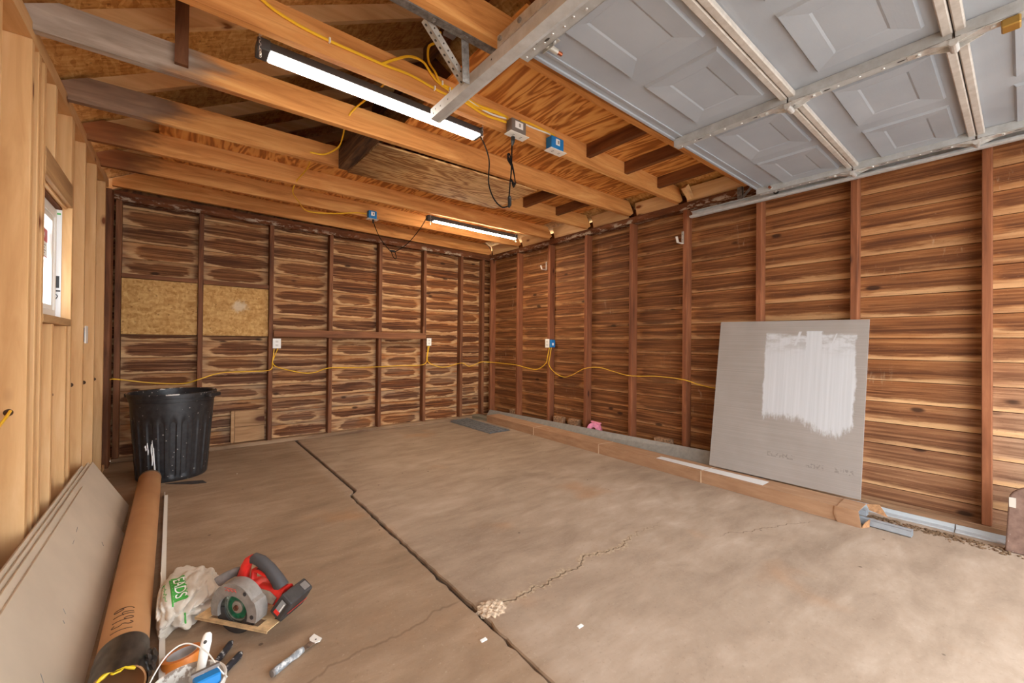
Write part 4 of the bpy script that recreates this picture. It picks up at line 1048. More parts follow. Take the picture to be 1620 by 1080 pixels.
cable([(0.765, jy(2, 0.8) + 0.042, 2.395), (0.815, 2.75, 2.385), (0.83, 2.90, 2.375), (0.79, jy(3, 0.8) - 0.03, 2.375), (0.70, jy(3, 0.7) - 0.008, 2.37)], 'yellow cable drooping across the attic opening beside the trimmer board', 0.006)
cable([(0.72, jy(3, 0.7) + 0.042, 2.40), (0.76, 3.40, 2.39), (0.745, jy(4, 0.7) - 0.02, 2.375), (0.738, jy(4, 0.7) - 0.004, 2.36)], 'yellow cable drooping past the left end of plywood patch panel', 0.006)
cable([(0.738, jy(4, 0.7) + 0.042, 2.36), (0.735, 3.80, 2.305), (0.80, 3.95, 2.295), (0.95, jy(5, 0.9) - 0.04, 2.30), (1.20, jy(5, 1.2) - 0.012, 2.335), (1.40, jy(5, 1.4) - 0.01, 2.385), (1.515, jy(5, 1.5) - 0.012, 2.395)], 'yellow cable running along joist to the far blue box', 0.006)
cable([(-0.49, 2.44, 0.79), (-0.488, 2.38, 0.775), (-0.49, 2.28, 0.745), (-0.49, 2.15, 0.72), (-0.49, 2.092, 0.72)], 'yellow cable through the nearest wide pine stud at left edge', 0.006)
# bored holes shown as dark discs in the pine studs
# utility hooks
def hook(y, z, s, label):
    e = empty('utility_hook', (FX, y, z), label, 'hook', 'metal utility hooks on the right wall')
    MB().box(FX - 0.004, FX - 0.001, y - 0.011 * s, y + 0.011 * s, z - 0.02 * s, z + 0.095 * s).build('back_plate', M_galv, e)
    m = MB()
    m.obox((FX - 0.004, y - 0.010 * s, z - 0.02 * s), (-0.085 * s, 0.0, 0.0), (0, 0.020 * s, 0), (0, 0, 0.004))
    m.obox((FX - 0.087 * s - 0.002, y - 0.010 * s, z - 0.02 * s), (-0.022 * s, 0, 0.05 * s), (0, 0.020 * s, 0), (0.005, 0, 0.002))
    m.build('arm', M_whitep, e)
    for dz in (0.02, 0.07): MB().lathe([(0.004, 0), (0.0001, 0.002)], 8, Matrix.Translation((FX - 0.0042, y, z + dz * s)) @ Matrix.Rotation(-PI / 2, 4, 'Y')).build('screw', M_slot, e)
hook(1.955, 2.01, 1.0, 'larger steel utility hook high on the stud left of the drywall')
hook(3.745, 2.01, 0.9, 'smaller steel utility hook high above the blue outlet box')
tag(MB().box(1.42, 1.50, 2.50, 2.546, 3.21, 3.235).build('roof_clip', M_galv), 'small shiny metal clip under the rafter up in the attic', 'clip')
# ------------------------------------------------------------------ things along the right wall
M_card = NT('cardboard')
_P = M_card.obj(); _n = M_card.noise(M_card.vmul(_P, (1, 0.2, 1)), 30, 3)
M_card.out(Base_Color=M_card.ramp(_n, [(0.3, (156, 118, 88)), (0.7, (176, 138, 106))]), Roughness=0.85, Specular_IOR_Level=0.2); M_card = M_card.m
M_cardE = plain('torn_cardboard_edge', (156, 112, 74), 0.9, var=0.15, scale=60)
M_label = plain('white_paper_label', (216, 212, 208), 0.7)
def bx0(y): return 3.152 + 0.0405 * (y - 0.66)       # front edge of the long carton
HB = 0.092
e = empty('long_carton', (3.25, 2.6, 0), 'long flat brown cardboard carton on the floor along right wall', 'carton')
ya, yb = 0.70, 4.62
mb = MB()
w = 0.20
mb.hexa([(bx0(ya), ya, 0.001), (bx0(ya) + w, ya, 0.001), (bx0(yb) + w, yb, 0.001), (bx0(yb), yb, 0.001), (bx0(ya) - 0.004, ya, HB), (bx0(ya) + w, ya, HB), (bx0(yb) + w, yb, HB), (bx0(yb) - 0.004, yb, HB)])
bmesh.ops.delete(mb.bm, geom=[f for f in mb.bm.faces if all(abs(v.co.y - ya) < 1e-4 for v in f.verts)], context='FACES')
mb.build('box', M_card, e)
fl = MB()
x = bx0(0.66)
fl.prism([(x - 0.006, 0.73, HB + 0.002), (x - 0.010, 0.615, HB + 0.004), (x - 0.010, 0.60, 0.0), (x - 0.006, 0.715, 0.0), (x - 0.004, 0.735, 0.04)], (0.004, 0, 0))
fl.prism([(x - 0.010, 0.615, HB + 0.001), (x + 0.17, 0.612, HB + 0.004), (x + 0.18, 0.72, HB + 0.004), (x - 0.006, 0.72, HB + 0.001)], (0, 0, 0.003))
fl.build('torn_flap', M_card, e)
MB().prism([(x + 0.175, 0.612, HB + 0.004), (x + 0.185, 0.60, 0.06), (x + 0.215, 0.52, 0.035), (x + 0.20, 0.555, HB + 0.012)], (0.004, 0, 0)).build('end_flap', M_cardE, e)
MB().prism([(x - 0.008, 0.60, 0.0), (x + 0.05, 0.575, 0.0), (x + 0.045, 0.57, 0.05), (x + 0.02, 0.588, 0.03)], (0.0, 0.003, 0)).build('end_flap', M_cardE, e)
lab = MB().hexa([(bx0(1.15) + 0.03, 1.15, HB + 0.0005), (bx0(1.15) + 0.15, 1.15, HB + 0.0005), (bx0(2.0) + 0.11, 2.0, HB + 0.0005), (bx0(2.0) + 0.03, 2.0, HB + 0.0005),
                  (bx0(1.15) + 0.03, 1.15, HB + 0.001), (bx0(1.15) + 0.15, 1.15, HB + 0.001), (bx0(2.0) + 0.11, 2.0, HB + 0.001), (bx0(2.0) + 0.03, 2.0, HB + 0.001)]).build('paper_label', M_label, e)
for y in (1.58, 2.62, 3.62):
    MB().hexa([(bx0(y) - 0.0055, y, 0.0), (bx0(y) + w, y - 0.02, HB + 0.0012), (bx0(y) + w, y - 0.014, HB + 0.0012), (bx0(y) - 0.0055, y + 0.006, 0.0), (bx0(y) - 0.006, y, HB + 0.0015), (bx0(y) + w, y - 0.02, HB + 0.0016), (bx0(y) + w, y - 0.014, HB + 0.0016), (bx0(y) - 0.006, y + 0.006, HB + 0.0015)]).build('strap', plain('clear_strap', (196, 168, 136), 0.5), e)
# grey channels sticking out of the carton
M_ch = plain('grey_painted_channel', (158, 162, 166), 0.45, 0.1, var=0.06)
for k, (xo, yo, z0, l) in enumerate(((0.055, 0.395, 0.004, 'grey metal channel poking farthest out of the carton end'), (0.105, 0.60, 0.042, 'grey metal channel lying on another inside the open carton end'))):
    m = MB(); xx = x + xo
    m.box(xx, xx + 0.045, yo, 2.2, z0, z0 + 0.0025).box(xx, xx + 0.0025, yo, 2.2, z0, z0 + 0.034).box(xx + 0.0425, xx + 0.045, yo, 2.2, z0, z0 + 0.034).box(xx, xx + 0.045, yo, 2.2, z0 + 0.032, z0 + 0.034)
    o = m.build('metal_channel', M_ch, loc=(xx, yo, z0)); o.rotation_euler = (0, 0, -0.04)
    tag(o, l, 'channel', 'grey channels in the carton')
# grey strip leaning along the wall, white rail in front of the sill
mb = MB().hexa([(3.452, 1.25, 0.002), (3.466, 1.25, 0.002), (3.466, 4.86, 0.002), (3.452, 4.86, 0.002), (3.535, 1.25, 0.178), (3.547, 1.25, 0.172), (3.547, 4.86, 0.115), (3.535, 4.86, 0.120)])
tag(mb.build('grey_trim_strip', plain('grey_vinyl_strip', (132, 126, 118), 0.5, var=0.06), loc=(3.5, 3, 0)), 'long grey strip leaning on edge behind the carton along right wall', 'strip')
M_wr = plain('white_metal_rail', (176, 178, 178), 0.5, 0.0)
for y0, y1, l in ((0.255, 1.10, 'pale metal rail on floor at wall foot, part nearer the drywall'), (-0.30, 0.250, 'pale metal rail on floor at wall foot, part nearer the spattered slab')):
    m = MB().prism([(3.500, y0, 0.001), (3.572, y0, 0.001), (3.572, y0, 0.030), (3.566, y0, 0.030), (3.562, y0, 0.008), (3.512, y0, 0.006), (3.508, y0, 0.010), (3.500, y0, 0.008)], (0, y1 - y0, 0))
    tag(m.build('floor_rail', M_wr, loc=(3.52, y0, 0)), l, 'rail', 'pale floor rail at the right wall')
# drywall sheet
def drywall():
    t = NT('primed_drywall'); u, v, _ = t.sep(t.uv('UVMap')); P = t.comb(u, v, 0)
    lines = t.noise(t.vmul(P, (1.2, 150, 1)), 1.0, 3, 0.6); big = t.noise(P, 3, 3)
    base = t.ramp(t.math('ADD', t.math('MULTIPLY', lines, 0.5), t.math('MULTIPLY', big, 0.5)), [(0.35, (142, 132, 124)), (0.65, (158, 148, 140))])
    wv = t.noise(t.vmul(P, (20, 2.5, 1)), 1.0, 5, 0.8); rg = t.math('SUBTRACT', t.noise(P, 22, 6, 0.75), 0.5); wob = t.math('SUBTRACT', t.noise(P, 4, 3), 0.5)
    ue = t.math('ADD', u, t.math('ADD', t.math('MULTIPLY', rg, 0.035), t.math('MULTIPLY', wob, 0.05)))
    left = t.step(ue, 0.365, 0.378); right = t.step(ue, 0.945, 0.932)
    bot = t.math('ADD', t.math('SUBTRACT', 0.385, t.math('MULTIPLY', t.step(u, 0.6, 0.8), 0.07)), t.math('ADD', t.math('MULTIPLY', t.math('SUBTRACT', t.math('ADD', t.math('MULTIPLY', wv, 0.6), t.math('MULTIPLY', t.noise(t.vmul(P, (70, 26, 1)), 1.0, 3, 0.7), 0.4)), 0.5), 0.22), t.math('MULTIPLY', t.step(u, 0.86, 0.95), 0.06)))
    b = t.step(t.math('SUBTRACT', v, bot), -0.015, 0.035)
    top = t.math('ADD', 0.915, t.math('MULTIPLY', wob, 0.05))
    tp = t.step(v, t.math('ADD', top, 0.01), t.math('SUBTRACT', top, 0.01))
    stripe = t.math('MULTIPLY', t.step(ue, 0.625, 0.635), t.step(ue, 0.742, 0.732)); stripe = t.math('MULTIPLY', stripe, t.step(v, 0.937, 0.930))
    stripe = t.math('MULTIPLY', stripe, t.step(v, 0.3, 0.5))
    m = t.math('MULTIPLY', t.math('MULTIPLY', left, right), b)
    thin = t.math('MULTIPLY', t.step(v, 0.76, 0.90), t.step(t.noise(t.vmul(P, (9, 22, 1)), 1.0, 4, 0.65), 0.40, 0.62))
    m = t.math('MULTIPLY', t.math('MULTIPLY', m, tp), t.math('SUBTRACT', 1.0, t.math('MULTIPLY', thin, 0.72)))
    m = t.math('MAXIMUM', m, t.math('MULTIPLY', stripe, b))
    # two thin scrape marks
    s1 = t.math('ABSOLUTE', t.math('SUBTRACT', u, t.math('ADD', 0.575, t.math('MULTIPLY', t.math('SUBTRACT', v, 0.86), 0.35))))
    m = t.math('MAXIMUM', m, t.math('MULTIPLY', t.step(s1, 0.012, 0.006), t.math('MULTIPLY', t.step(v, 0.835, 0.845), t.step(v, 0.935, 0.925))))
    s2 = t.math('ABSOLUTE', t.math('SUBTRACT', u, t.math('ADD', 0.80, t.math('MULTIPLY', t.math('SUBTRACT', v, 0.86), 0.4))))
    m = t.math('MAXIMUM', m, t.math('MULTIPLY', t.step(s2, 0.007, 0.003), t.math('MULTIPLY', t.step(v, 0.80, 0.82), t.step(v, 0.925, 0.91))))
    paint = t.ramp(t.noise(t.vmul(P, (60, 1.2, 1)), 1.0, 4, 0.6), [(0.3, (182, 181, 181)), (0.7, (196, 195, 196))])
    col = t.mix(t.math('MULTIPLY', m, 0.96), base, paint)
    # faint printed line near the foot
    tx = t.step(t.noise(t.vmul(P, (70, 60, 1)), 1.0, 2), 0.5, 0.56)
    def band(v0, ua, ub): return t.math('MULTIPLY', t.step(t.math('ABSOLUTE', t.math('SUBTRACT', v, v0)), 0.016, 0.012), t.math('MULTIPLY', t.step(u, ua, ua + 0.02), t.step(u, ub, ub - 0.02)))
    pr = t.math('MAXIMUM', band(0.155, 0.42, 0.62), t.math('MAXIMUM', band(0.13, 0.68, 0.8), band(0.13, 0.84, 0.97)))
    col = t.mix(t.math('MULTIPLY', t.math('MULTIPLY', pr, tx), 0.4), col, lin((92, 84, 78)))
    t.out(Base_Color=col, Roughness=0.75, Specular_IOR_Level=0.3)
    return t.m
D0, D1 = Vector((3.362, 1.602, 0.103)), Vector((3.362, 0.648, 0.103))
U0, U1 = Vector((3.558, 1.602, 1.266)), Vector((3.558, 0.642, 1.250))
nrm = Vector((1, 0, -0.168)).normalized() * 0.0127
bm = bmesh.new(); uvl = bm.loops.layers.uv.new('UVMap')
A = [D0, D1, U1, U0]
va = [bm.verts.new(p) for p in A]; vb = [bm.verts.new(p + nrm) for p in A]
f = bm.faces.new(va)
for lp, c in zip(f.loops, ((0, 0), (1, 0), (1, 1), (0, 1))): lp[uvl].uv = c
bm.faces.new(vb[::-1])
for k in range(4): bm.faces.new([va[k], vb[k], vb[(k + 1) % 4], va[(k + 1) % 4]])
mb = MB(); mb.bm.free(); mb.bm = bm
tag(mb.build('drywall_sheet', drywall(), loc=(3.36, 1.125, 0.10), fixn=False), 'grey drywall sheet with white paint patch leaning against right wall on the carton', 'drywall')
# bricks on the sill, pink roll
M_brick = plain('old_pale_brick', (136, 104, 78), 0.95, var=0.3, scale=50, spec=0.1, bump=0.5)
for y, hh, dd, l in ((4.41, 0.115, 0.12, 'pale brick on the sill nearest the back corner'), (3.54, 0.135, 0.15, 'old brick on sill left of its twin, under the blue outlet box'), (3.29, 0.14, 0.15, 'old brick on the sill right of its twin, just left of the pink roll'), (2.16, 0.125, 0.17, 'old brick on the sill behind grey strip below the larger hook')):
    o = MB().box(3.584, 3.655, y - dd / 2, y + dd / 2, 0.061, 0.061 + hh).bevel(0.008, 2).build('brick', M_brick)
    tag(o, l, 'brick', 'bricks on the right wall sill')
M_pink = plain('pink_foam', (226, 138, 162), 0.8, var=0.08, scale=30)
e = empty('sill_foam_roll', (3.60, 2.985, 0.061), 'small roll of pink foam between the studs of right wall', 'foam roll')
# the roll stands on a short brick-high shelf of the sill, its spiral facing the room
m = MB(); pts = []
rollM = Matrix.Translation((3.555, 2.985, 0.131))
sp = [(0.020 + 0.0482 * k / 90, k / 90 * 4 * 2 * PI) for k in range(91)]
bm = m.bm; pr = None
for r_, a in sp:
    c = (r_ * math.cos(a), r_ * math.sin(a))
    c2 = ((r_ + 0.011) * math.cos(a), (r_ + 0.011) * math.sin(a))
    row = [bm.verts.new((3.638 + 0.42 * p[0] - 0.907 * dx, 3.0 - 0.907 * p[0] - 0.42 * dx, 0.142 + p[1])) for p, dx in ((c, 0), (c2, 0), (c2, 0.080), (c, 0.080))]
    if pr:
        for k in range(4): bm.faces.new([pr[k], pr[(k + 1) % 4], row[(k + 1) % 4], row[k]])
    pr = row
bm.faces.new(pr)
m.build('rolled_foam', M_pink, e)
MB().prism([(3.580, 3.02, 0.213), (3.606, 2.905, 0.200), (3.606, 2.905, 0.208), (3.580, 3.02, 0.222)], (0.040, 0.02, 0)).build('loose_end', M_pink, e)
# ribbed grey siding stack and old plank in the back corner
e = empty('ribbed_siding', (3.1, 4.5, 0), 'flat grey ribbed siding pieces on the floor in right back corner', 'siding')
M_sid = plain('grey_siding', (104, 104, 104), 0.6, var=0.15, scale=20)
mb = MB()
for k in range(9):
    x0_ = 2.905 + k * 0.034
    z = 0.002 + 0.007 * (k % 2)
    mb.hexa([(x0_, 3.99, z), (x0_ + 0.030, 3.99, z), (x0_ + 0.020 + 0.03, 4.93, z), (x0_ + 0.02, 4.93, z), (x0_ + 0.006, 3.99, z + 0.014), (x0_ + 0.024, 3.99, z + 0.014), (x0_ + 0.044, 4.93, z + 0.014), (x0_ + 0.026, 4.93, z + 0.014)])
mb.build('ribbed_sheet', M_sid, e)
MB().box(2.90, 3.215, 3.985, 4.92, 0.0005, 0.0018).build('backing_sheet', plain('siding_back', (84, 82, 80), 0.7), e)
tag(MB().hexa([(3.372, 3.95, 0.012), (3.46, 3.95, 0.012), (3.40, 4.93, 0.012), (3.31, 4.93, 0.012), (3.372, 3.95, 0.034), (3.46, 3.95, 0.034), (3.40, 4.93, 0.05), (3.31, 4.93, 0.05)]).build('old_plank', M_greywood) if False else
    MB().hexa([(3.325, 4.635, 0.002), (3.42, 4.635, 0.002), (3.40, 4.94, 0.002), (3.29, 4.94, 0.002), (3.325, 4.635, 0.05), (3.42, 4.635, 0.05), (3.40, 4.94, 0.06), (3.29, 4.94, 0.06)]).build('old_plank', M_greywood),
    'weathered grey-green plank end beyond the far end of the carton', 'plank')
# spattered slab at the right edge, dirt at the wall foot
def spat():
    t = NT('spattered_rusty_steel'); P = t.obj(); n = t.noise(P, 14, 5, 0.7); v, _ = t.voro(P, 48); z = t.sep(P)[2]
    col = t.ramp(n, [(0.3, (96, 70, 58)), (0.7, (138, 108, 92))])
    lo = t.math('ADD', 0.06, t.math('MULTIPLY', t.step(z, 0.14, 0.0), 0.16))
    k = t.math('MULTIPLY', t.math('LESS_THAN', v, t.math('MULTIPLY', lo, t.noise(P, 8, 2))), 1.0)
    t.out(Base_Color=t.mix(k, col, lin((226, 218, 206))), Roughness=0.8); return t.m
e = empty('spattered_slab', (3.42, -0.03, 0), 'brown paint-spattered slab with rounded top standing at right edge of picture', 'slab')
pr = []
for k in range(13):
    a = PI - k / 12 * PI
    pr.append((3.40 + 0.0, -0.055 + 0.105 * -math.cos(a), 0.27 + 0.085 * math.sin(a)))
pts = [(3.40, 0.062, 0.001)] + [(3.415, p[1] * 1.0, p[2]) for p in pr] + [(3.40, -0.17, 0.001)]
MB().prism(pts, (0.03, 0, 0)).bevel(0.006, 2).build('slab', spat(), e)
MB().box(3.408, 3.4135, 0.025, 0.0485, 0.235, 0.285).build('paint_patch', plain('cream_paint', (196, 186, 172), 0.6), e)
rn = random.Random(9); mb = MB()
for k in range(420):
    y = rn.uniform(-0.25, 0.62); x_ = 3.46 - abs(rn.gauss(0, 0.045)) - 0.02
    s = rn.uniform(0.003, 0.010)
    q = bmesh.ops.create_icosphere(mb.bm, subdivisions=1, radius=s, matrix=Matrix.Translation((x_, y, s * 0.3)) @ Matrix.Diagonal((1, rn.uniform(0.7, 1.6), rn.uniform(0.4, 0.8), 1)))
o = mb.build('dirt_crumbs', M_dirt, loc=(3.4, 0.2, 0)); o['kind'] = 'stuff'; tag(o, 'dark dirt and gravel crumbs along foot of right wall by the rail', 'dirt')
for x_, y, l in ((1.198, 1.054, 'white paint chip on the floor right of the joint'), (0.87, 1.22, 'tiny white chip on the floor beside the cracked joint')):
    tag(MB().box(x_ - 0.012, x_ + 0.012, y - 0.006, y + 0.006, 0.0005, 0.004).build('paint_chip', M_sticker), l, 'chip')

# ------------------------------------------------------------------ trash can
e = empty('trash_can', (-0.01, 4.27, 0), 'black ribbed plastic trash can with white paint drips by back wall', 'trash can')
def binm():
    t = NT('black_bin_plastic'); P = t.obj(); x, y, z = t.sep(P)
    n = t.noise(P, 30, 4); v, _ = t.voro(P, 26)
    col = t.ramp(n, [(0.35, (30, 29, 31)), (0.7, (52, 50, 50))])
    sp = t.math('LESS_THAN', v, t.math('MULTIPLY', t.noise(P, 5, 2), 0.20))
    col = t.mix(t.math('MULTIPLY', sp, 0.7), col, lin((178, 170, 160)))
    rim = t.math('MULTIPLY', t.step(z, 0.655, 0.662), t.step(t.noise(P, 13, 4, 0.7), 0.56, 0.6))
    col = t.mix(rim, col, lin((206, 200, 192)))
    t.out(Base_Color=col, Roughness=0.42); return t.m
M_bin = binm()
HBN = 0.665; r0, r1 = 0.222, 0.268
mb = MB(); bm = mb.bm; seg = 264; nf = 22
zs = [0.0, 0.012, 0.03] + [0.03 + 0.47 * k / 16 for k in range(1, 17)] + [0.54, 0.575, 0.60, 0.603, 0.63, 0.632, 0.662]
prev = None
for z in zs:
    base = r0 + (r1 - r0) * z / HBN
    row = []
    for k in range(seg):
        th = 2 * PI * k / seg
        ph = (th * nf / (2 * PI)) % 1.0
        r = base
        if 0.03 < z < 0.52:
            wdt = 0.30
            arch = 0.50 - 0.02
            dx = abs(ph - 0.5) / wdt
            if dx < 1 and z < arch - 0.03 * dx * dx * 1.2:
                edge = min(1.0, (arch - z) / 0.03) * min(1, (z - 0.03) / 0.02)
                r -= 0.010 * math.sqrt(max(0.0, 1 - dx * dx)) * max(0, edge)
        if z >= 0.603 and z < 0.632: r += 0.006
        if z >= 0.632: r += 0.014
        if z < 0.012: r -= 0.008
        row.append(bm.verts.new((-0.01 + r * math.cos(th), 4.27 + r * math.sin(th), z + 0.001)))
    if prev:
        for k in range(seg): bm.faces.new([prev[k], prev[(k + 1) % seg], row[(k + 1) % seg], row[k]])
    else: bm.faces.new(row[::-1])
    prev = row
# inner wall
for r_, z in ((r1 + 0.010, 0.668), (r1 - 0.006, 0.664), (r1 - 0.012, 0.60), (r0 - 0.006, 0.02)):
    row = [bm.verts.new((-0.01 + r_ * math.cos(2 * PI * k / seg), 4.27 + r_ * math.sin(2 * PI * k / seg), z)) for k in range(seg)]
    for k in range(seg): bm.faces.new([prev[k], prev[(k + 1) % seg], row[(k + 1) % seg], row[k]])
    prev = row
bm.faces.new(prev)
mb.build('bin_body', M_bin, e, smooth=True)
for s in (-1, 1):
    d_ = Vector((0.80 * s, -0.60 * s * 0.9, 0)).normalized(); t_ = Vector((-d_.y, d_.x, 0)); c = Vector((-0.01, 4.27, 0.625)) + d_ * (r1 + 0.02)
    MB().obox(c - t_ * 0.07 - d_ * 0.01, t_ * 0.14, d_ * 0.04, Vector((0, 0, 0.03))).bevel(0.008, 2).build('handle', M_bin, e)
m = MB()
for th, za, zb, wd in ((-2.05, 0.14, 0.30, 0.0045), (-1.99, 0.05, 0.27, 0.006), (-2.02, 0.24, 0.33, 0.003), (-2.16, 0.22, 0.31, 0.004), (-2.22, 0.25, 0.29, 0.006)):
    th += -0.05
    pts_ = []
    for k in range(7):
        z = za + (zb - za) * k / 6
        r_ = r0 + (r1 - r0) * z / HBN + 0.0005
        pts_.append((-0.01 + r_ * math.cos(th + 0.01 * math.sin(k)), 4.27 + r_ * math.sin(th + 0.01 * math.sin(k)), z))
    m.tube(pts_, [wd * 0.5, wd * 0.8, wd, wd * 0.7, wd, wd * 0.8, wd * 0.4], 6)
m.build('paint_drips', M_sticker, e)
tag(MB().prism([(-0.05, 4.02, 0.001), (0.05, 3.94, 0.001), (0.10, 3.90, 0.001), (0.19, 3.87, 0.001), (0.17, 3.95, 0.001), (0.08, 3.99, 0.001)], (0, 0, 0.004)).build('black_scrap', plain('black_scrap', (52, 46, 44), 0.8, var=0.3)), 'flat black torn scrap on the floor in front of the trash can', 'scrap')

# ------------------------------------------------------------------ siding boards leaning at left
M_fc = plain('primed_siding_board', (196, 179, 157), 0.7, var=0.035, scale=4)
M_fce = plain('board_edge', (196, 180, 158), 0.75)
def lboard(xb, zt, xt, y0, y1, label, th=0.009):
    e_ = empty('siding_board', (xb, (y0 + y1) / 2, 0.0), label, 'board', 'cream siding boards leaning at left')
    a = Vector((xb, y1, 0.001)); up_ = Vector((xt - xb, 0, zt)); nn = Vector((-zt, 0, xt - xb)).normalized() * th
    if nn.x > 0: nn = -nn
    MB().obox(a, Vector((0, y0 - y1, 0)), up_, nn).bevel(0.001).build('board', M_fc, e_)
    return e_
lboard(-0.222, 0.312, -0.392, 0.95, 3.63, 'cream siding board second from front, reaching farthest back')
lboard(-0.236, 0.318, -0.408, 0.95, 3.60, 'cream siding board third from front of the leaning stack')
lboard(-0.250, 0.325, -0.424, 0.95, 3.50, 'rearmost cream siding board of the leaning stack, against pine studs')
eb = lboard(-0.209, 0.295, -0.372, 0.95, 3.12, 'front cream siding board of the leaning stack with pencil marks')
m = MB()
for (u, y, ln, ang) in ((0.75, 2.62, 0.05, 0.4), (0.72, 2.5, 0.04, 0.2), (0.30, 2.75, 0.05, 1.2), (0.45, 2.05, 0.05, 1.3), (0.42, 2.0, 0.03, 1.3), (0.40, 1.7, 0.06, 1.2)):
    p = Vector((-0.209, y, 0.001)).lerp(Vector((-0.372, y, 0.295)), u) + Vector((0.0012, 0, 0.0006))
    m.tube([p, p + Vector((-0.163, 0, 0.294)) * (ln * math.sin(ang)) + Vector((0, ln * math.cos(ang), 0))], 0.0008, 4)
m.build('pencil_marks', M_greymark, eb)

# ------------------------------------------------------------------ cardboard tube
TR = 0.0635
def tubem():
    t = NT('kraft_tube'); P = t.obj(); n = t.noise(t.vmul(P, (1, 0.1, 1)), 14, 3); m = t.noise(P, 4, 3)
    t.out(Base_Color=t.ramp(t.math('ADD', t.math('MULTIPLY', n, 0.4), t.math('MULTIPLY', m, 0.6)), [(0.3, (172, 122, 78)), (0.7, (196, 146, 98))]), Roughness=0.7); return t.m
e = empty('cardboard_tube', (-0.118, 2.9, 0), 'long brown cardboard tube with handwritten number lying beside the siding boards', 'tube')
T0, T1 = Vector((-0.120, 1.640, TR + 0.001)), Vector((-0.136, 3.99, TR + 0.001))
ty = (T1 - T0).normalized(); tx = Vector((1, 0, 0)); tx = (tx - ty * tx.dot(ty)).normalized(); tz = tx.cross(ty)
MT = Matrix((tx, tz * -1 if False else -tz, ty)).transposed().to_4x4(); MT.translation = T0   # local z = along tube
MT = Matrix((tx, tz, -ty)).transposed().to_4x4(); MT.translation = T0
LT = (T1 - T0).length
def tp(r, ang, s): return T0 + ty * s + tx * (r * math.cos(ang)) + tz * (r * math.sin(ang))
m = MB(); bm = m.bm; prv = None
for r_, s in ((TR, 0.0), (TR, LT - 0.01), (TR - 0.003, LT), (TR - 0.004, LT), (TR - 0.0045, 0.0)):
    row = [bm.verts.new(tp(r_, 2 * PI * k / 64, s)) for k in range(64)]
    if prv:
        for k in range(64): bm.faces.new([prv[k], prv[(k + 1) % 64], row[(k + 1) % 64], row[k]])
    else: first = row
    prv = row
for k in range(64): bm.faces.new([prv[k], prv[(k + 1) % 64], first[(k + 1) % 64], first[k]])
m.build('tube_body', tubem(), e, smooth=True)
m = MB(); bm = m.bm; prv = None
for r_, s in ((TR + 0.0012, LT - 0.035), (TR + 0.0012, LT + 0.001), (0.0005, LT + 0.001)):
    row = [bm.verts.new(tp(r_, 2 * PI * k / 48, s)) for k in range(48)]
    if prv:
        for k in range(48): bm.faces.new([prv[k], prv[(k + 1) % 48], row[(k + 1) % 48], row[k]])
    prv = row
m.build('end_cap', plain('tube_cap', (112, 92, 74), 0.7), e, smooth=True)
# black wrap torn at the near end
m = MB(); bm = m.bm; prv = None; rn = random.Random(4)
n = 72
ed0 = [-0.012 + 0.010 * math.sin(3 * 2 * PI * k / n) + rn.uniform(-0.004, 0.004) for k in range(n)]
ed1 = [0.175 + 0.012 * math.sin(2 * PI * k / n + 2.2) for k in range(n)]
for j in range(9):
    row = []
    for k in range(n):
        a = 2 * PI * k / n; s = ed0[k] + (ed1[k] - ed0[k]) * j / 8
        rr = TR + 0.0018 + (0.0016 * (1 + math.sin(a * 7 + j * 2)) if j < 7 else 0)
        row.append(bm.verts.new(tp(rr, a, s)))
    if prv:
        for k in range(n): bm.faces.new([prv[k], prv[(k + 1) % n], row[(k + 1) % n], row[k]])
    prv = row
def wrapm():
    t = NT('black_wrap_film'); P = t.obj(); nn_ = t.noise(t.vmul(P, (1, 0.4, 1)), 40, 4)
    t.out(Base_Color=t.ramp(nn_, [(0.35, (34, 30, 28)), (0.75, (78, 68, 60))]), Roughness=0.4); return t.m
M_wrap = wrapm()
m.build('black_wrap', M_wrap, e, smooth=True)
bm = bmesh.new(); bmesh.ops.create_icosphere(bm, subdivisions=3, radius=1.0)
for v in bm.verts:
    q = 1 + 0.22 * math.sin(v.co.x * 7 + v.co.z * 5) + 0.15 * math.sin(v.co.y * 11)
    v.co = Vector((v.co.x * 0.014 * q, v.co.y * 0.030 * q, v.co.z * 0.032 * q)) + tp(TR + 0.010, 0.25, 0.045)
m = MB(); m.bm.free(); m.bm = bm
m.build('wrap_bunch', M_wrap, e, smooth=True)
pts_ = [tp(TR - 0.003, a, -0.010 - 0.006 * math.sin(a * 3)) for a in [PI * 0.28 + k / 24 * PI * 0.70 for k in range(25)]]
MB().tube(pts_, [0.003 + 0.003 * abs(math.sin(k * 0.6)) for k in range(25)], 8).tube([tp(TR - 0.006, PI * 0.42, -0.004), tp(TR - 0.014, PI * 0.46, -0.004), tp(TR - 0.015, PI * 0.56, -0.004), tp(TR - 0.010, PI * 0.58, -0.006)], 0.0028, 8).build('yellow_liner', plain('yellow_film', (232, 196, 30), 0.45), e)
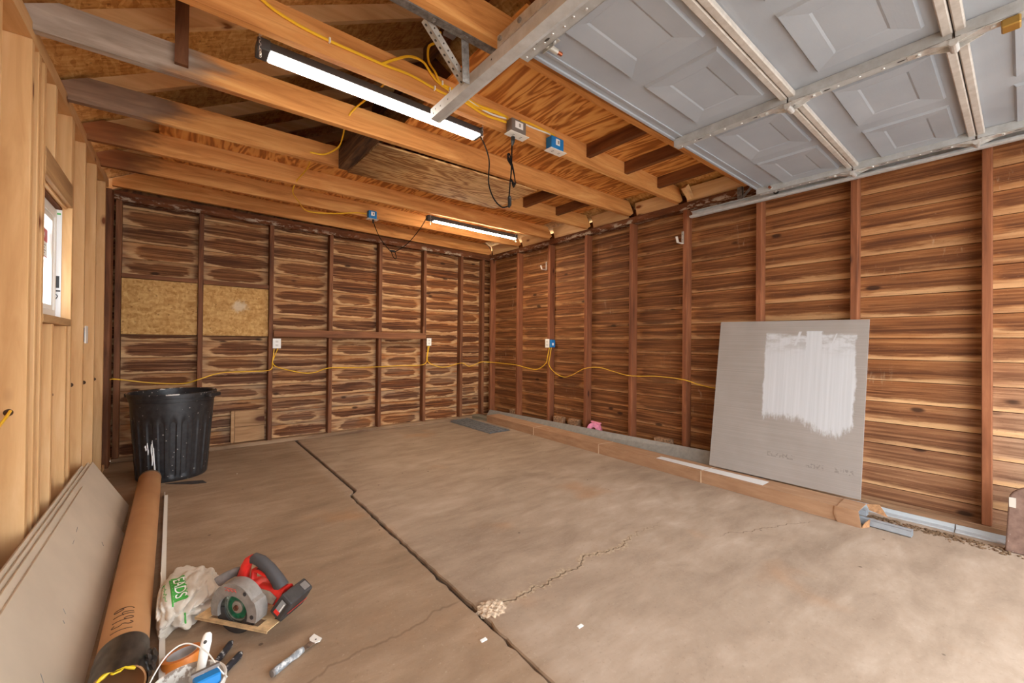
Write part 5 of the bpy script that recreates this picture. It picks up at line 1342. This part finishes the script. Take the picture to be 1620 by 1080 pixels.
# handwritten digits, running down the tube towards the camera
def strokes(ch):
    d = {'6': [[(.75, .95), (.35, .75), (.15, .35), (.3, .03), (.65, .05), (.75, .3), (.5, .47), (.2, .33)]],
         '4': [[(.25, .95), (.12, .45), (.8, .5)], [(.68, .98), (.62, .02)]],
         '9': [[(.72, .68), (.45, .55), (.2, .7), (.35, .95), (.7, .9), (.72, .55), (.62, .02)]],
         '3': [[(.18, .85), (.45, .98), (.72, .8), (.4, .55), (.75, .35), (.5, .03), (.12, .14)]],
         '1': [[(.5, .98), (.46, .02)]]}
    return d[ch]
m = MB(); s0 = 0.350; cw = 0.034; ch_ = 0.042
for i, c in enumerate('64931'):
    for st in strokes(c):
        flat = smoothpath([(u, v, 0) for u, v in st], 6)
        p3 = []
        for q in flat:
            u, v = q.x, q.y
            s = s0 - i * cw - u * cw * 0.8                   # reading direction: towards the near end
            a = PI * 0.5 - ((v - 0.5) * ch_ * 1.35) / TR + 0.10  # top of digit towards +x
            p3.append(tp(TR + 0.0006, a, s))
        m.tube(p3, 0.0013, 5)
m.build('handwritten_number', plain('marker_ink', (70, 48, 32), 0.7), e)
# thin white trim strips by the tube
tag(MB().obox((-0.050, 3.72, 0.001), (0.010, -1.50, 0), (0.003, 0, 0), (0, 0, 0.026)).obox((-0.050, 3.72, 0.001), (0.010, -1.50, 0), (0.018, 0, 0), (0, 0, 0.003)).build('white_trim_strip', plain('white_trim', (222, 214, 202), 0.6), loc=(-0.045, 3, 0)), 'thin white angle trim lying along right side of the cardboard tube', 'trim')
tag(MB().prism([(-0.041, 2.33, 0.125), (-0.036, 2.30, 0.135), (-0.030, 2.15, 0.055), (-0.034, 2.17, 0.045)], (0.003, 0, 0.001)).build('trim_offcut', plain('white_trim_offcut', (222, 212, 198), 0.6)) if False else
    MB().prism([(-0.036, 2.205, 0.002), (-0.034, 2.17, 0.002), (-0.036, 2.24, 0.085), (-0.040, 2.265, 0.10)], (0.003, 0, 0.0)).build('trim_offcut', plain('white_trim_offcut', (222, 212, 198), 0.6)), 'broken white trim offcut standing against the tube by the bag', 'offcut')
tag(MB().obox((-0.036, 2.02, 0.001), (0.008, -0.46, 0), (0.016, 0, 0), (0, 0, 0.018)).build('white_trim_strip', plain('white_trim_b', (214, 208, 198), 0.6)), 'short white trim strip on the floor under the tube mouth beside the pail', 'trim')
# ------------------------------------------------------------------ cordless circular saw
from mathutils.bvhtree import BVHTree
SO = Vector((0.175, 1.809, 0.0)); SF = Vector((-0.61, 0.79, 0)).normalized(); SN = Vector((-SF.y, SF.x, 0)); SZ = Vector((0, 0, 1))
if SN.y > 0: SN = -SN
def S(f, n, z): return SO + SF * f + SN * n + SZ * z
MS = Matrix((SF, SZ, SN)).transposed().to_4x4(); MS.translation = SO       # local: x fwd, y up, z to viewer
if MS.determinant() < 0: pass
e = empty('circular_saw', tuple(SO), 'red and grey cordless circular saw sitting on the floor by the plastic bag', 'saw')
M_red = plain('red_tool_plastic', (206, 44, 36), 0.45, var=0.10, scale=25)
M_sawgrey = plain('dusty_cast_guard', (150, 142, 134), 0.5, 0.35, var=0.10, scale=30)
M_dustblack = plain('dusty_black_plastic', (54, 50, 48), 0.55, var=0.2, scale=25)
M_grip = plain('grey_rubber_grip', (66, 62, 62), 0.7)
M_dust = plain('dusty_plate', (198, 166, 122), 0.8, 0.1, var=0.12, scale=40)
# base plate
m = MB(); ZB = 0.05
hole = None
for (f0, f1, n0, n1) in ((-0.165, 0.15, -0.115, -0.030), (-0.165, 0.15, 0.010, 0.024), (0.10, 0.15, -0.030, 0.010), (-0.165, -0.115, -0.030, 0.010)):
    m.obox(S(f0, n0, ZB), SF * (f1 - f0), SN * (n1 - n0), SZ * 0.003)
m.obox(S(-0.165, 0.021, ZB - 0.005), SF * 0.315, SN * 0.003, SZ * 0.009)
m.build('base_plate', M_dust, e)
for f_, n_ in ((-0.145, -0.045), (-0.135, -0.085)):
    MB().prism([S(f_ + dx, n_ + dy, ZB + 0.0033) for dx, dy in ((-0.008, -0.004), (0.008, -0.004), (0.006, 0.006), (-0.004, 0.006))], (0, 0, 0.0004)).build('plate_slot', M_slot, e)
ZC = 0.090
def disc_ring(pts_o, pts_i, n0, n1):
    """solid between outer and inner polylines (f,z), from n0 to n1"""
    m_ = MB()
    for k in range(len(pts_o) - 1):
        q = [pts_o[k], pts_o[k + 1], pts_i[k + 1], pts_i[k]]
        m_.hexa([S(a, n0, b) for a, b in q] + [S(a, n1, b) for a, b in q])
    bmesh.ops.remove_doubles(m_.bm, verts=m_.bm.verts[:], dist=0.00005)
    ins = [f for f in m_.bm.faces if False]
    return m_
N_ = 40
ang = [math.radians(-18 + 216 * k / N_) for k in range(N_ + 1)]
po = [((0.096 + (0.010 if 150 < math.degrees(a) else 0)) * math.cos(a), ZC + 0.097 * math.sin(a)) for a in ang]
po = [(f_ if True else 0, max(z_, 0.056)) for f_, z_ in po]
pi_ = [(0.066 * math.cos(a), ZC - 0.010 + 0.062 * math.sin(a)) for a in ang]
disc_ring(po, pi_, -0.004, 0.008).build('upper_guard', M_sawgrey, e)
m = MB()
for k in range(N_):
    (a0, b0), (a1, b1) = po[k], po[k + 1]
    m.hexa([S(a0, -0.042, b0), S(a1, -0.042, b1), S(a1 * 0.96, -0.042, ZC + (b1 - ZC) * 0.96), S(a0 * 0.96, -0.042, ZC + (b0 - ZC) * 0.96), S(a0, -0.004, b0), S(a1, -0.004, b1), S(a1 * 0.96, -0.004, ZC + (b1 - ZC) * 0.96), S(a0 * 0.96, -0.004, ZC + (b0 - ZC) * 0.96)])
m.build('guard_rim', M_sawgrey, e)
for f_, z_ in ((-0.055, ZC + 0.068), (-0.086, ZC - 0.010)):
    MB().lathe([(0.0075, 0.0082), (0.0075, 0.0100), (0.0035, 0.0100), (0.003, 0.0086), (0.0001, 0.0086)], 12, Matrix.Translation(S(f_, 0, z_)) @ MS.to_3x3().to_4x4()).build('guard_screw', M_dustblack, e)
mk = MB()
mk.tube(smoothpath([S(0.030 - 0.008 * k, 0.0085, ZC + 0.068 + 0.006 * (k % 2)) for k in range(7)], 4), 0.0015, 5)
mk.tube([S(0.034, 0.0085, ZC + 0.080), S(-0.015, 0.0085, ZC + 0.078)], 0.0012, 5)
mk.build('red_guard_mark', plain('faded_red_print', (188, 72, 58), 0.6), e)
# blade with teeth
MZ = Matrix.Translation(S(0, -0.018, ZC)) @ MS.to_3x3().to_4x4()
m = MB(); n = 48; row = []
for k in range(n):
    a = 2 * PI * k / n
    for da, r_ in ((0.0, 0.080), (0.02, 0.0835), (0.07, 0.078)):
        row.append((r_ * math.cos(a + da), r_ * math.sin(a + da)))
m.prism([MZ @ Vector((x_, y_, 0)) for x_, y_ in row], SN * 0.0018)
def bladem():
    t = NT('worn_blade'); nn = t.noise(t.obj(), 60, 4); t.out(Base_Color=t.ramp(nn, [(0.35, (96, 94, 84)), (0.7, (150, 146, 132))]), Metallic=0.5, Roughness=0.45); return t.m
bl_ = m.build('blade', bladem(), e)
MB().lathe([(0.024, 0.0021), (0.043, 0.0021)], 40, MZ).build('green_label', plain('green_blade_print', (24, 92, 62), 0.5, var=0.3, scale=80), bl_)
MB().lathe([(0.047, 0.0022), (0.0485, 0.0022)], 40, MZ).lathe([(0.056, 0.0022), (0.057, 0.0022)], 40, MZ).build('printed_rings', plain('pale_blade_print', (186, 196, 180), 0.5), bl_)
m = MB()
for k in range(9):     # little marks of print round the label
    a = 0.5 + k * 0.21
    if k == 4: continue
    c_, s_ = math.cos(a), math.sin(a)
    m.prism([MZ @ Vector((0.050 * c_ - 0.003 * s_, 0.050 * s_ + 0.003 * c_, 0.0022)), MZ @ Vector((0.055 * c_ - 0.003 * s_, 0.055 * s_ + 0.003 * c_, 0.0022)), MZ @ Vector((0.055 * c_ + 0.003 * s_, 0.055 * s_ - 0.003 * c_, 0.0022)), MZ @ Vector((0.050 * c_ + 0.003 * s_, 0.050 * s_ - 0.003 * c_, 0.0022))], SN * 0.0003)
m.build('printed_marks', plain('pale_blade_marks', (196, 206, 190), 0.5), bl_)
hb = MB().lathe([(0.022, 0.002), (0.022, 0.006), (0.017, 0.008), (0.0001, 0.008)], 28, MZ).build('flange', plain('steel_flange', (190, 184, 174), 0.35, 0.7), bl_)
MB().lathe([(0.010, 0.008), (0.010, 0.013), (0.0045, 0.013), (0.004, 0.010), (0.0001, 0.010)], 6, MZ).build('blade_bolt', plain('rusty_bolt', (116, 72, 52), 0.5, 0.5), hb)
# lower guard below the plate and round the rear
ang = [math.radians(186 + 172 * k / N_) for k in range(N_ + 1)]
lo = [(0.088 * math.cos(a), ZC + 0.0885 * math.sin(a)) for a in ang]; li = [(0.050 * math.cos(a), ZC + 0.052 * math.sin(a)) for a in ang]
disc_ring(lo, li, -0.010, -0.004).build('lower_guard', M_dustblack, e)
m = MB()
for k in range(N_):
    (a0, b0), (a1, b1) = lo[k], lo[k + 1]
    m.hexa([S(a0, -0.034, b0), S(a1, -0.034, b1), S(a1 * 0.97, -0.034, ZC + (b1 - ZC) * 0.97), S(a0 * 0.97, -0.034, ZC + (b0 - ZC) * 0.97), S(a0, -0.004, b0), S(a1, -0.004, b1), S(a1 * 0.97, -0.004, ZC + (b1 - ZC) * 0.97), S(a0 * 0.97, -0.004, ZC + (b0 - ZC) * 0.97)])
m.build('lower_guard_rim', M_black, e)
# motor, body, handle loop, battery
Mmot = Matrix.Translation(S(-0.01, -0.043, 0.105)) @ MS.to_3x3().to_4x4()
MB().lathe([(0.0001, 0.002), (0.050, 0.002), (0.052, -0.02), (0.050, -0.055), (0.044, -0.075), (0.020, -0.085), (0.0001, -0.085)], 32, Mmot).build('motor_housing', M_red, e, smooth=True)
def loft(pts, w, h, seg=14):
    """rounded beam along pts in saw space (f,n,z); w across n, h in plane"""
    m_ = MB(); rings = []
    P_ = [S(*p) for p in pts]
    for i, p in enumerate(P_):
        t_ = (P_[min(i + 1, len(P_) - 1)] - P_[max(i - 1, 0)]).normalized()
        u = SN; v_ = t_.cross(u).normalized()
        ww = w[i] if isinstance(w, list) else w; hh = h[i] if isinstance(h, list) else h
        r_ = []
        for k in range(seg):
            a = 2 * PI * k / seg; c_, s_ = math.cos(a), math.sin(a)
            ex = 0.7
            r_.append(m_.bm.verts.new(p + u * (ww / 2 * math.copysign(abs(c_) ** ex, c_)) + v_ * (hh / 2 * math.copysign(abs(s_) ** ex, s_))))
        rings.append(r_)
    for a, b_ in zip(rings, rings[1:]):
        for k in range(seg): m_.bm.faces.new([a[k], a[(k + 1) % seg], b_[(k + 1) % seg], b_[k]])
    m_.bm.faces.new(rings[0][::-1]); m_.bm.faces.new(rings[-1])
    return m_
nh = -0.088
loft([(0.055, nh, 0.125), (0.050, nh, 0.160), (0.038, nh, 0.200), (0.024, nh, 0.222), (0.008, nh, 0.232)], [0.040, 0.036, 0.032, 0.034, 0.030], [0.050, 0.040, 0.034, 0.032, 0.026]).build('handle_post', M_red, e, smooth=True)
loft([(0.020, nh, 0.222), (0.0, nh, 0.232), (-0.030, nh, 0.225), (-0.070, nh, 0.200), (-0.105, nh, 0.165), (-0.125, nh, 0.138)], [0.026, 0.034, 0.036, 0.036, 0.040, 0.044], [0.020, 0.036, 0.040, 0.042, 0.046, 0.050]).build('grip', M_grip, e, smooth=True)
loft([(-0.004, nh, 0.130), (0.004, nh, 0.160), (0.000, nh, 0.188), (-0.025, nh, 0.190), (-0.075, nh, 0.170)], [0.030, 0.026, 0.026, 0.030, 0.024], [0.030, 0.014, 0.014, 0.014, 0.010]).build('trigger_guard', M_red, e, smooth=True)
loft([(-0.018, nh, 0.196), (-0.030, nh, 0.186), (-0.044, nh, 0.182)], 0.018, [0.02, 0.022, 0.016]).build('trigger', M_black, e, smooth=True)
loft([(0.06, -0.075, 0.090), (0.02, -0.075, 0.110), (-0.04, -0.078, 0.112), (-0.10, -0.085, 0.110), (-0.150, -0.088, 0.108)], [0.05, 0.06, 0.06, 0.06, 0.064], [0.05, 0.075, 0.07, 0.06, 0.085]).build('body', M_red, e, smooth=True)
loft([(-0.025, -0.046, 0.115), (-0.06, -0.046, 0.125), (-0.10, -0.05, 0.12), (-0.125, -0.055, 0.105)], 0.012, [0.03, 0.05, 0.045, 0.03]).build('side_cover', plain('dusty_grey_cover', (128, 112, 96), 0.7, var=0.15), e, smooth=True)
# battery: slab tilted, long side across the saw
bf = (SF * -0.80 + SZ * -0.60).normalized(); bu = (SZ * 0.80 - SF * 0.60).normalized()
def BT(a, n_, u): return S(-0.150, 0, 0.118) + bf * a + SN * n_ + bu * u
bat = MB().hexa([BT(0, -0.145, -0.045), BT(0.058, -0.145, -0.045), BT(0.058, -0.030, -0.045), BT(0, -0.030, -0.045), BT(0, -0.145, 0.045), BT(0.052, -0.145, 0.045), BT(0.052, -0.030, 0.045), BT(0, -0.030, 0.045)]).bevel(0.007, 2).build('battery', M_dustblack, e)
lb = MB().obox(BT(0.014, -0.0297, -0.030), bf * 0.022, bu * 0.060, SN * 0.0006).build('battery_label', plain('battery_label_grey', (140, 140, 138), 0.5), bat)
MB().obox(BT(0.014, -0.0290, -0.030), bf * 0.022, bu * 0.016, SN * 0.0005).build('red_label_end', M_red, lb)
MB().obox(BT(0.030, -0.0290, -0.012), bf * 0.004, bu * 0.036, SN * 0.0005).build('label_print', M_sticker, lb)
MB().obox(BT(0.0585, -0.135, -0.004), bf * 0.0006, SN * 0.098, bu * 0.006).build('red_stripe', M_red, bat)
MB().obox(BT(0.012, -0.135, 0.0455), bf * 0.03, SN * 0.03, bu * 0.004).bevel(0.002).build('latch_tab', M_greybox, bat)
loft([(0.105, -0.03, 0.160), (0.100, -0.055, 0.165), (0.085, -0.085, 0.170), (0.060, -0.110, 0.165)], [0.02, 0.02, 0.02, 0.02], [0.038, 0.034, 0.034, 0.036]).build('front_handle', plain('dusty_grey_handle', (92, 80, 72), 0.65, var=0.15), e, smooth=True)

# ------------------------------------------------------------------ plastic bag
e = empty('plastic_bag', (0.04, 2.06, 0), 'crumpled white plastic shopping bag with green lettering behind the circular saw', 'bag')
from mathutils import noise as MN
bm = bmesh.new(); bmesh.ops.create_icosphere(bm, subdivisions=6, radius=1.0)
for v in bm.verts:
    d = v.co.normalized()
    q = Vector((d.x * 2.2, d.y * 2.2, d.z * 2.2))
    fold = abs(MN.noise(Vector((q.x * 0.75, q.y * 0.45, q.z * 0.75)) + Vector((3, 1, 7)))) * 0.55 - 0.08
    fold += (abs(MN.noise(Vector((q.x * 1.9 + q.y * 0.5, q.y * 0.55, q.z * 1.5)) + Vector((9, 4, 2)))) - 0.15) * 0.20
    fold += (abs(MN.noise(Vector((q.x * 3.6 - q.y * 1.4, q.y * 1.1 + q.x * 0.5, q.z * 2.6)))) - 0.15) * 0.05
    sc = 1.0 + fold
    p = Vector((d.x * 0.116 * sc, d.y * 0.172 * sc, d.z * 0.066 * sc))
    p.x += 0.05 * d.y * 0.6
    p = p + Vector((0.035, 2.095, 0.058))
    p.x = p.x if p.x > -0.02 else -0.02 - 0.030 * (1 - math.exp((p.x + 0.02) / 0.03))
    p.z = max(p.z, 0.001 + 0.004 * abs(MN.noise(p * 20)))
    v.co = p
m = MB(); m.bm.free(); m.bm = bm
def bagm():
    t = NT('white_plastic_film'); n = t.noise(t.obj(), 9, 4, 0.6)
    t.out(Base_Color=t.ramp(n, [(0.3, (184, 172, 156)), (0.7, (214, 204, 190))]), Roughness=0.38, Specular_IOR_Level=0.5, Subsurface_Weight=0.15, Subsurface_Radius=(0.02, 0.02, 0.02)); return t.m
m.bm.normal_update()
bvh = BVHTree.FromBMesh(m.bm)
bag = m.build('bag_film', bagm(), e, smooth=True)
rx = Vector((0.05, -0.80, -0.60)).normalized(); tyv = Vector((1, 0.05, 0)); tyv = (tyv - rx * tyv.dot(rx)).normalized(); nz = rx.cross(tyv)
def on_bag(c, txt, size, mat, name, off):
    cu = bpy.data.curves.new('lettering', 'FONT'); cu.body = txt; cu.size = size; cu.align_x = 'CENTER'; cu.align_y = 'CENTER'; cu.offset = off[1]
    to = bpy.data.objects.new('lettering', cu); COL.objects.link(to)
    dg = bpy.context.evaluated_depsgraph_get(); me = bpy.data.meshes.new_from_object(to.evaluated_get(dg))
    bpy.data.objects.remove(to); bpy.data.curves.remove(cu)
    b2 = bmesh.new(); b2.from_mesh(me); bpy.data.meshes.remove(me)
    bmesh.ops.triangulate(b2, faces=b2.faces[:])
    for _ in range(2): bmesh.ops.subdivide_edges(b2, edges=[e_ for e_ in b2.edges if e_.calc_length() > 0.006], cuts=1)
    bmesh.ops.triangulate(b2, faces=b2.faces[:])
    for v in b2.verts:
        p = c + rx * v.co.x + tyv * v.co.y + nz * 0.12
        hit = bvh.ray_cast(p, -nz)
        v.co = (hit[0] if hit[0] is not None else p - nz * 0.12) + nz * off[0]
    m2 = MB(); m2.bm.free(); m2.bm = b2
    return m2.build(name, mat, e)
M_green = plain('green_print', (64, 156, 62), 0.5)
CB = Vector((0.020, 2.045, 0.112))
on_bag(CB, 'EADS', 0.050, M_sticker, 'white_lettering', (0.0034, 0.0))
m = MB()
def strip(c, u0, u1, v0, wv):
    pts_ = []
    for k in range(25):
        u = u0 + (u1 - u0) * k / 24
        p = c + rx * u + tyv * (v0 + wv * math.sin(k * 1.9) * (1 + math.sin(k * 0.8))) + nz * 0.12
        h_ = bvh.ray_cast(p, -nz)
        if h_[0] is not None: pts_.append(h_[0] + nz * 0.001)
    return pts_
m.tube(strip(CB, -0.06, 0.085, -0.024, 0.0), 0.003, 5)
m.build('green_underline', M_green, e)
m = MB(); bm = m.bm; g_ = []
for i in range(25):
    rw = []
    for j in range(9):
        p = CB + rx * (-0.070 + 0.140 * i / 24) + tyv * (-0.022 + 0.042 * j / 8 + 0.003 * math.sin(i * 1.7)) + nz * 0.12
        h_ = bvh.ray_cast(p, -nz)
        rw.append(bm.verts.new((h_[0] if h_[0] is not None else p - nz * 0.12) + nz * 0.0016))
    g_.append(rw)
for i in range(24):
    for j in range(8): bm.faces.new([g_[i][j], g_[i + 1][j], g_[i + 1][j + 1], g_[i][j + 1]])
m.build('green_print_block', M_green, e, smooth=True)
m = MB(); m.tube(strip(CB, -0.055, 0.06, -0.044, 0.0035), 0.0010, 5); m.build('green_script', M_green, e)
m = MB(); m.tube(strip(CB, 0.115, 0.15, 0.01, 0.0), 0.003, 5); m.build('green_mark', M_green, e)

# ------------------------------------------------------------------ masking tape, pail, brush, tools
e = empty('tape_roll', (0.030, 1.735, 0.0), 'roll of orange tape lying on the floor between pail and plastic bag', 'tape')
Mt = Matrix.Translation((0.030, 1.735, 0.010)) @ Matrix.Rotation(-0.18, 4, 'X') @ Matrix.Rotation(-0.10, 4, 'Y')
MB().lathe([(0.041, 0), (0.055, 0), (0.0555, 0.002), (0.0555, 0.028), (0.055, 0.030), (0.041, 0.030)], 48, Mt, close=True).build('tape_winding', plain('orange_tape', (214, 124, 44), 0.5, var=0.06), e, smooth=True)
MB().lathe([(0.0385, 0.0005), (0.0408, 0.0005), (0.0408, 0.0305), (0.0385, 0.0305)], 48, Mt, close=True).build('core', plain('silver_core', (186, 180, 176), 0.35, 0.2), e, smooth=True)

e = empty('paint_pail', (0.030, 1.355, 0), 'white plastic paint pail with wire handle and paint-crusted rim at bottom edge of picture', 'pail')
Mp = Matrix.Translation((0.030, 1.355, 0.001))
def pailm():
    t = NT('pail_plastic'); P = t.obj(); n = t.noise(P, 22, 5, 0.7); z = t.sep(P)[2]
    k = t.math('MULTIPLY', t.step(n, 0.50, 0.57), t.step(z, 0.10, 0.165))
    t.out(Base_Color=t.mix(t.math('MULTIPLY', k, 0.8), lin((214, 208, 198)), lin((116, 88, 66))), Roughness=0.5); return t.m
M_pail = pailm()
MB().lathe([(0.0001, 0), (0.070, 0), (0.082, 0.165), (0.086, 0.166), (0.087, 0.178), (0.084, 0.181), (0.080, 0.179), (0.079, 0.165), (0.067, 0.006), (0.0001, 0.006)], 64, Mp).build('pail_body', M_pail, e, smooth=True)
MB().lathe([(0.0001, 0.060), (0.0705, 0.060)], 48, Mp).build('paint', plain('white_paint', (226, 222, 214), 0.35), e)
MB().tube(smoothpath([(-0.056, 1.370, 0.165), (-0.043, 1.392, 0.196), (-0.010, 1.443, 0.222), (0.030, 1.452, 0.232), (0.072, 1.400, 0.222), (0.100, 1.340, 0.195), (0.1165, 1.345, 0.165)], 8), 0.0018, 8).build('wire_handle', plain('white_wire', (222, 218, 210), 0.4), e)
e = empty('paint_brush', (0.045, 1.37, 0.07), 'white-handled paint brush leaning in the pail', 'brush')
pa, pb = Vector((0.040, 1.352, 0.085)), Vector((0.080, 1.458, 0.238)); dv = (pb - pa)
sd = dv.cross(Vector((0, 0, 1))).normalized(); nn_ = sd.cross(dv).normalized()
prof = [(0.0, 0.019, 0.007), (0.12, 0.019, 0.007), (0.2, 0.013, 0.008), (0.45, 0.010, 0.008), (0.7, 0.012, 0.008), (0.88, 0.0135, 0.008), (0.97, 0.011, 0.007), (1.0, 0.006, 0.005)]
m = MB(); pr = None
for t_, w_, h_ in prof:
    row = [m.bm.verts.new(pa + dv * t_ + sd * (w_ * math.cos(2 * PI * k / 16)) + nn_ * (h_ * math.sin(2 * PI * k / 16))) for k in range(16)]
    if pr:
        for k in range(16): m.bm.faces.new([pr[k], pr[(k + 1) % 16], row[(k + 1) % 16], row[k]])
    else: m.bm.faces.new(row[::-1])
    pr = row
m.bm.faces.new(pr)
m.build('handle', M_whitep, e, smooth=True)
c = pa + dv * 0.88 - nn_ * -0.0078
MB().lathe([(0.0001, 0.0002), (0.0045, 0.0002)], 14, Matrix.Translation(c + nn_ * 0.0004) @ Matrix((sd, dv.normalized(), nn_)).transposed().to_4x4()).build('hang_hole', M_slot, e)
MB().tube([pa - dv * 0.12, pa], [0.012, 0.016], 12, flat=0.5).build('ferrule', M_galv, e)
e = empty('blue_scraper', (0.075, 1.325, 0.08), 'bright blue plastic tool with black edge standing in the pail', 'scraper')
o_ = Vector((0.042, 1.322, 0.075)); ax_ = Vector((0.056, 0.008, 0)); ay_ = Vector((0.004, -0.028, 0.0)); az_ = Vector((0, 0.020, 0.125))
MB().obox(o_, ax_, ay_, az_).bevel(0.003).build('blade', M_blue, e)
MB().obox(o_ - ax_ * 0.04 - ay_ * 0.02 + az_ * 1.001 + Vector((0, 0.006, 0)), ax_ * 1.08, Vector((0, -0.010, 0.001)), az_ * 0.06).build('black_edge', M_greybox, e)
M_knifeb = NT('painted_black_handle'); _n = M_knifeb.noise(M_knifeb.obj(), 38, 4, 0.7); M_knifeb.out(Base_Color=M_knifeb.ramp(_n, [(0.52, (34, 32, 36)), (0.62, (170, 164, 158))]), Roughness=0.5); M_knifeb = M_knifeb.m
for a, b_, l in (((0.108, 1.655, 0.014), (0.163, 1.742, 0.014), 'paint-smeared black tool handle on the floor beside the tape, closer to the saw'), ((0.128, 1.600, 0.014), (0.183, 1.660, 0.014), 'paint-smeared black tool handle on the floor, farther from the saw')):
    a, b_ = Vector(a), Vector(b_); d_ = b_ - a
    e = empty('putty_knife', tuple(a - Vector((0, 0, 0.014))), l, 'putty knife', 'putty knives by the pail')
    MB().tube([a, a + d_ * 0.3, a + d_ * 0.6, a + d_ * 0.9, a + d_], [0.010, 0.012, 0.0125, 0.013, 0.008], 12, flat=0.75).build('handle', M_knifeb, e, smooth=True)
    s_ = d_.cross(Vector((0, 0, 1))).normalized()
    MB().prism([a + s_ * 0.007, a - s_ * 0.007, a - d_ * 0.7 - s_ * 0.03 - Vector((0, 0, 0.010)), a - d_ * 0.7 + s_ * 0.03 - Vector((0, 0, 0.010))], (0, 0, 0.0015)).build('blade', M_galv_dark, e)
# painter's tool lying alone
e = empty('painters_tool', (0.33, 1.545, 0), 'paint-smeared scraper multi-tool lying alone on the floor right of the saw', 'scraper')
a, b_ = Vector((0.252, 1.502, 0.013)), Vector((0.350, 1.556, 0.011)); d_ = b_ - a; dn = d_.normalized(); s_ = dn.cross(Vector((0, 0, 1))).normalized()
M_th = NT('grey_painted_handle'); _n = M_th.noise(M_th.obj(), 34, 4, 0.7); M_th.out(Base_Color=M_th.ramp(_n, [(0.45, (120, 122, 124)), (0.58, (198, 196, 192))]), Roughness=0.45); M_th = M_th.m
MB().tube([a, a + d_ * 0.08, a + d_ * 0.3, a + d_ * 0.55, a + d_ * 0.8, a + d_], [0.009, 0.013, 0.0125, 0.0105, 0.013, 0.010], 14, flat=0.8).build('handle', M_th, e, smooth=True)
MB().lathe([(0.0125, 0), (0.011, -0.006), (0.0001, -0.008)], 14, Matrix.Translation(a) @ dn.to_track_quat('Z', 'Y').to_matrix().to_4x4()).build('hammer_cap', M_greybox, e)
c = b_ - Vector((0, 0, 0.002)); M_bl = plain('paint_crusted_blade', (112, 92, 78), 0.6, 0.3, var=0.35, scale=60)
MB().prism([c + s_ * 0.010, c - s_ * 0.010, c + dn * 0.040 - s_ * 0.012, c + dn * 0.040 + s_ * 0.012], (0, 0, 0.002)).build('blade_shank', M_bl, e)
c2 = c + dn * 0.040
MB().prism([c2 + s_ * 0.012, c2 - s_ * 0.012, c2 + dn * 0.010 - s_ * 0.026, c2 + dn * 0.034 - s_ * 0.030, c2 + dn * 0.028 + s_ * 0.014, c2 + dn * 0.014 + s_ * 0.020], (0, 0, 0.002)).build('blade_head', M_whitep, e)
MB().lathe([(0.0001, 0.0023), (0.0035, 0.0023)], 10, Matrix.Translation(c2 + dn * 0.014)).build('blade_hole', M_slot, e)

# ------------------------------------------------------------------ daylight
w = bpy.data.worlds.new('daylight'); SC.world = w; w.use_nodes = True
bg = w.node_tree.nodes['Background']; bg.inputs[0].default_value = (0.86, 0.93, 1.0, 1); bg.inputs[1].default_value = 4.2
# portal that guides sampling through the open garage door
ld = bpy.data.lights.new('door_portal', 'AREA'); ld.shape = 'RECTANGLE'; ld.size = 2.44; ld.size_y = 2.14; ld.cycles.is_portal = True
lo_ = bpy.data.objects.new('door_portal', ld); COL.objects.link(lo_); lo_.location = (2.25, -1.16, 1.08); lo_.rotation_euler = (PI / 2, 0, PI)
lo_.rotation_euler = (-PI / 2, 0, 0) if False else (PI / 2, 0, PI)
SC.view_settings.view_transform = 'Standard'; SC.view_settings.look = 'None'; SC.view_settings.gamma = 1.0
SC.view_settings.exposure = 1.25
SC.cycles.max_bounces = 10; SC.cycles.diffuse_bounces = 7
SC.cycles.use_denoising = True
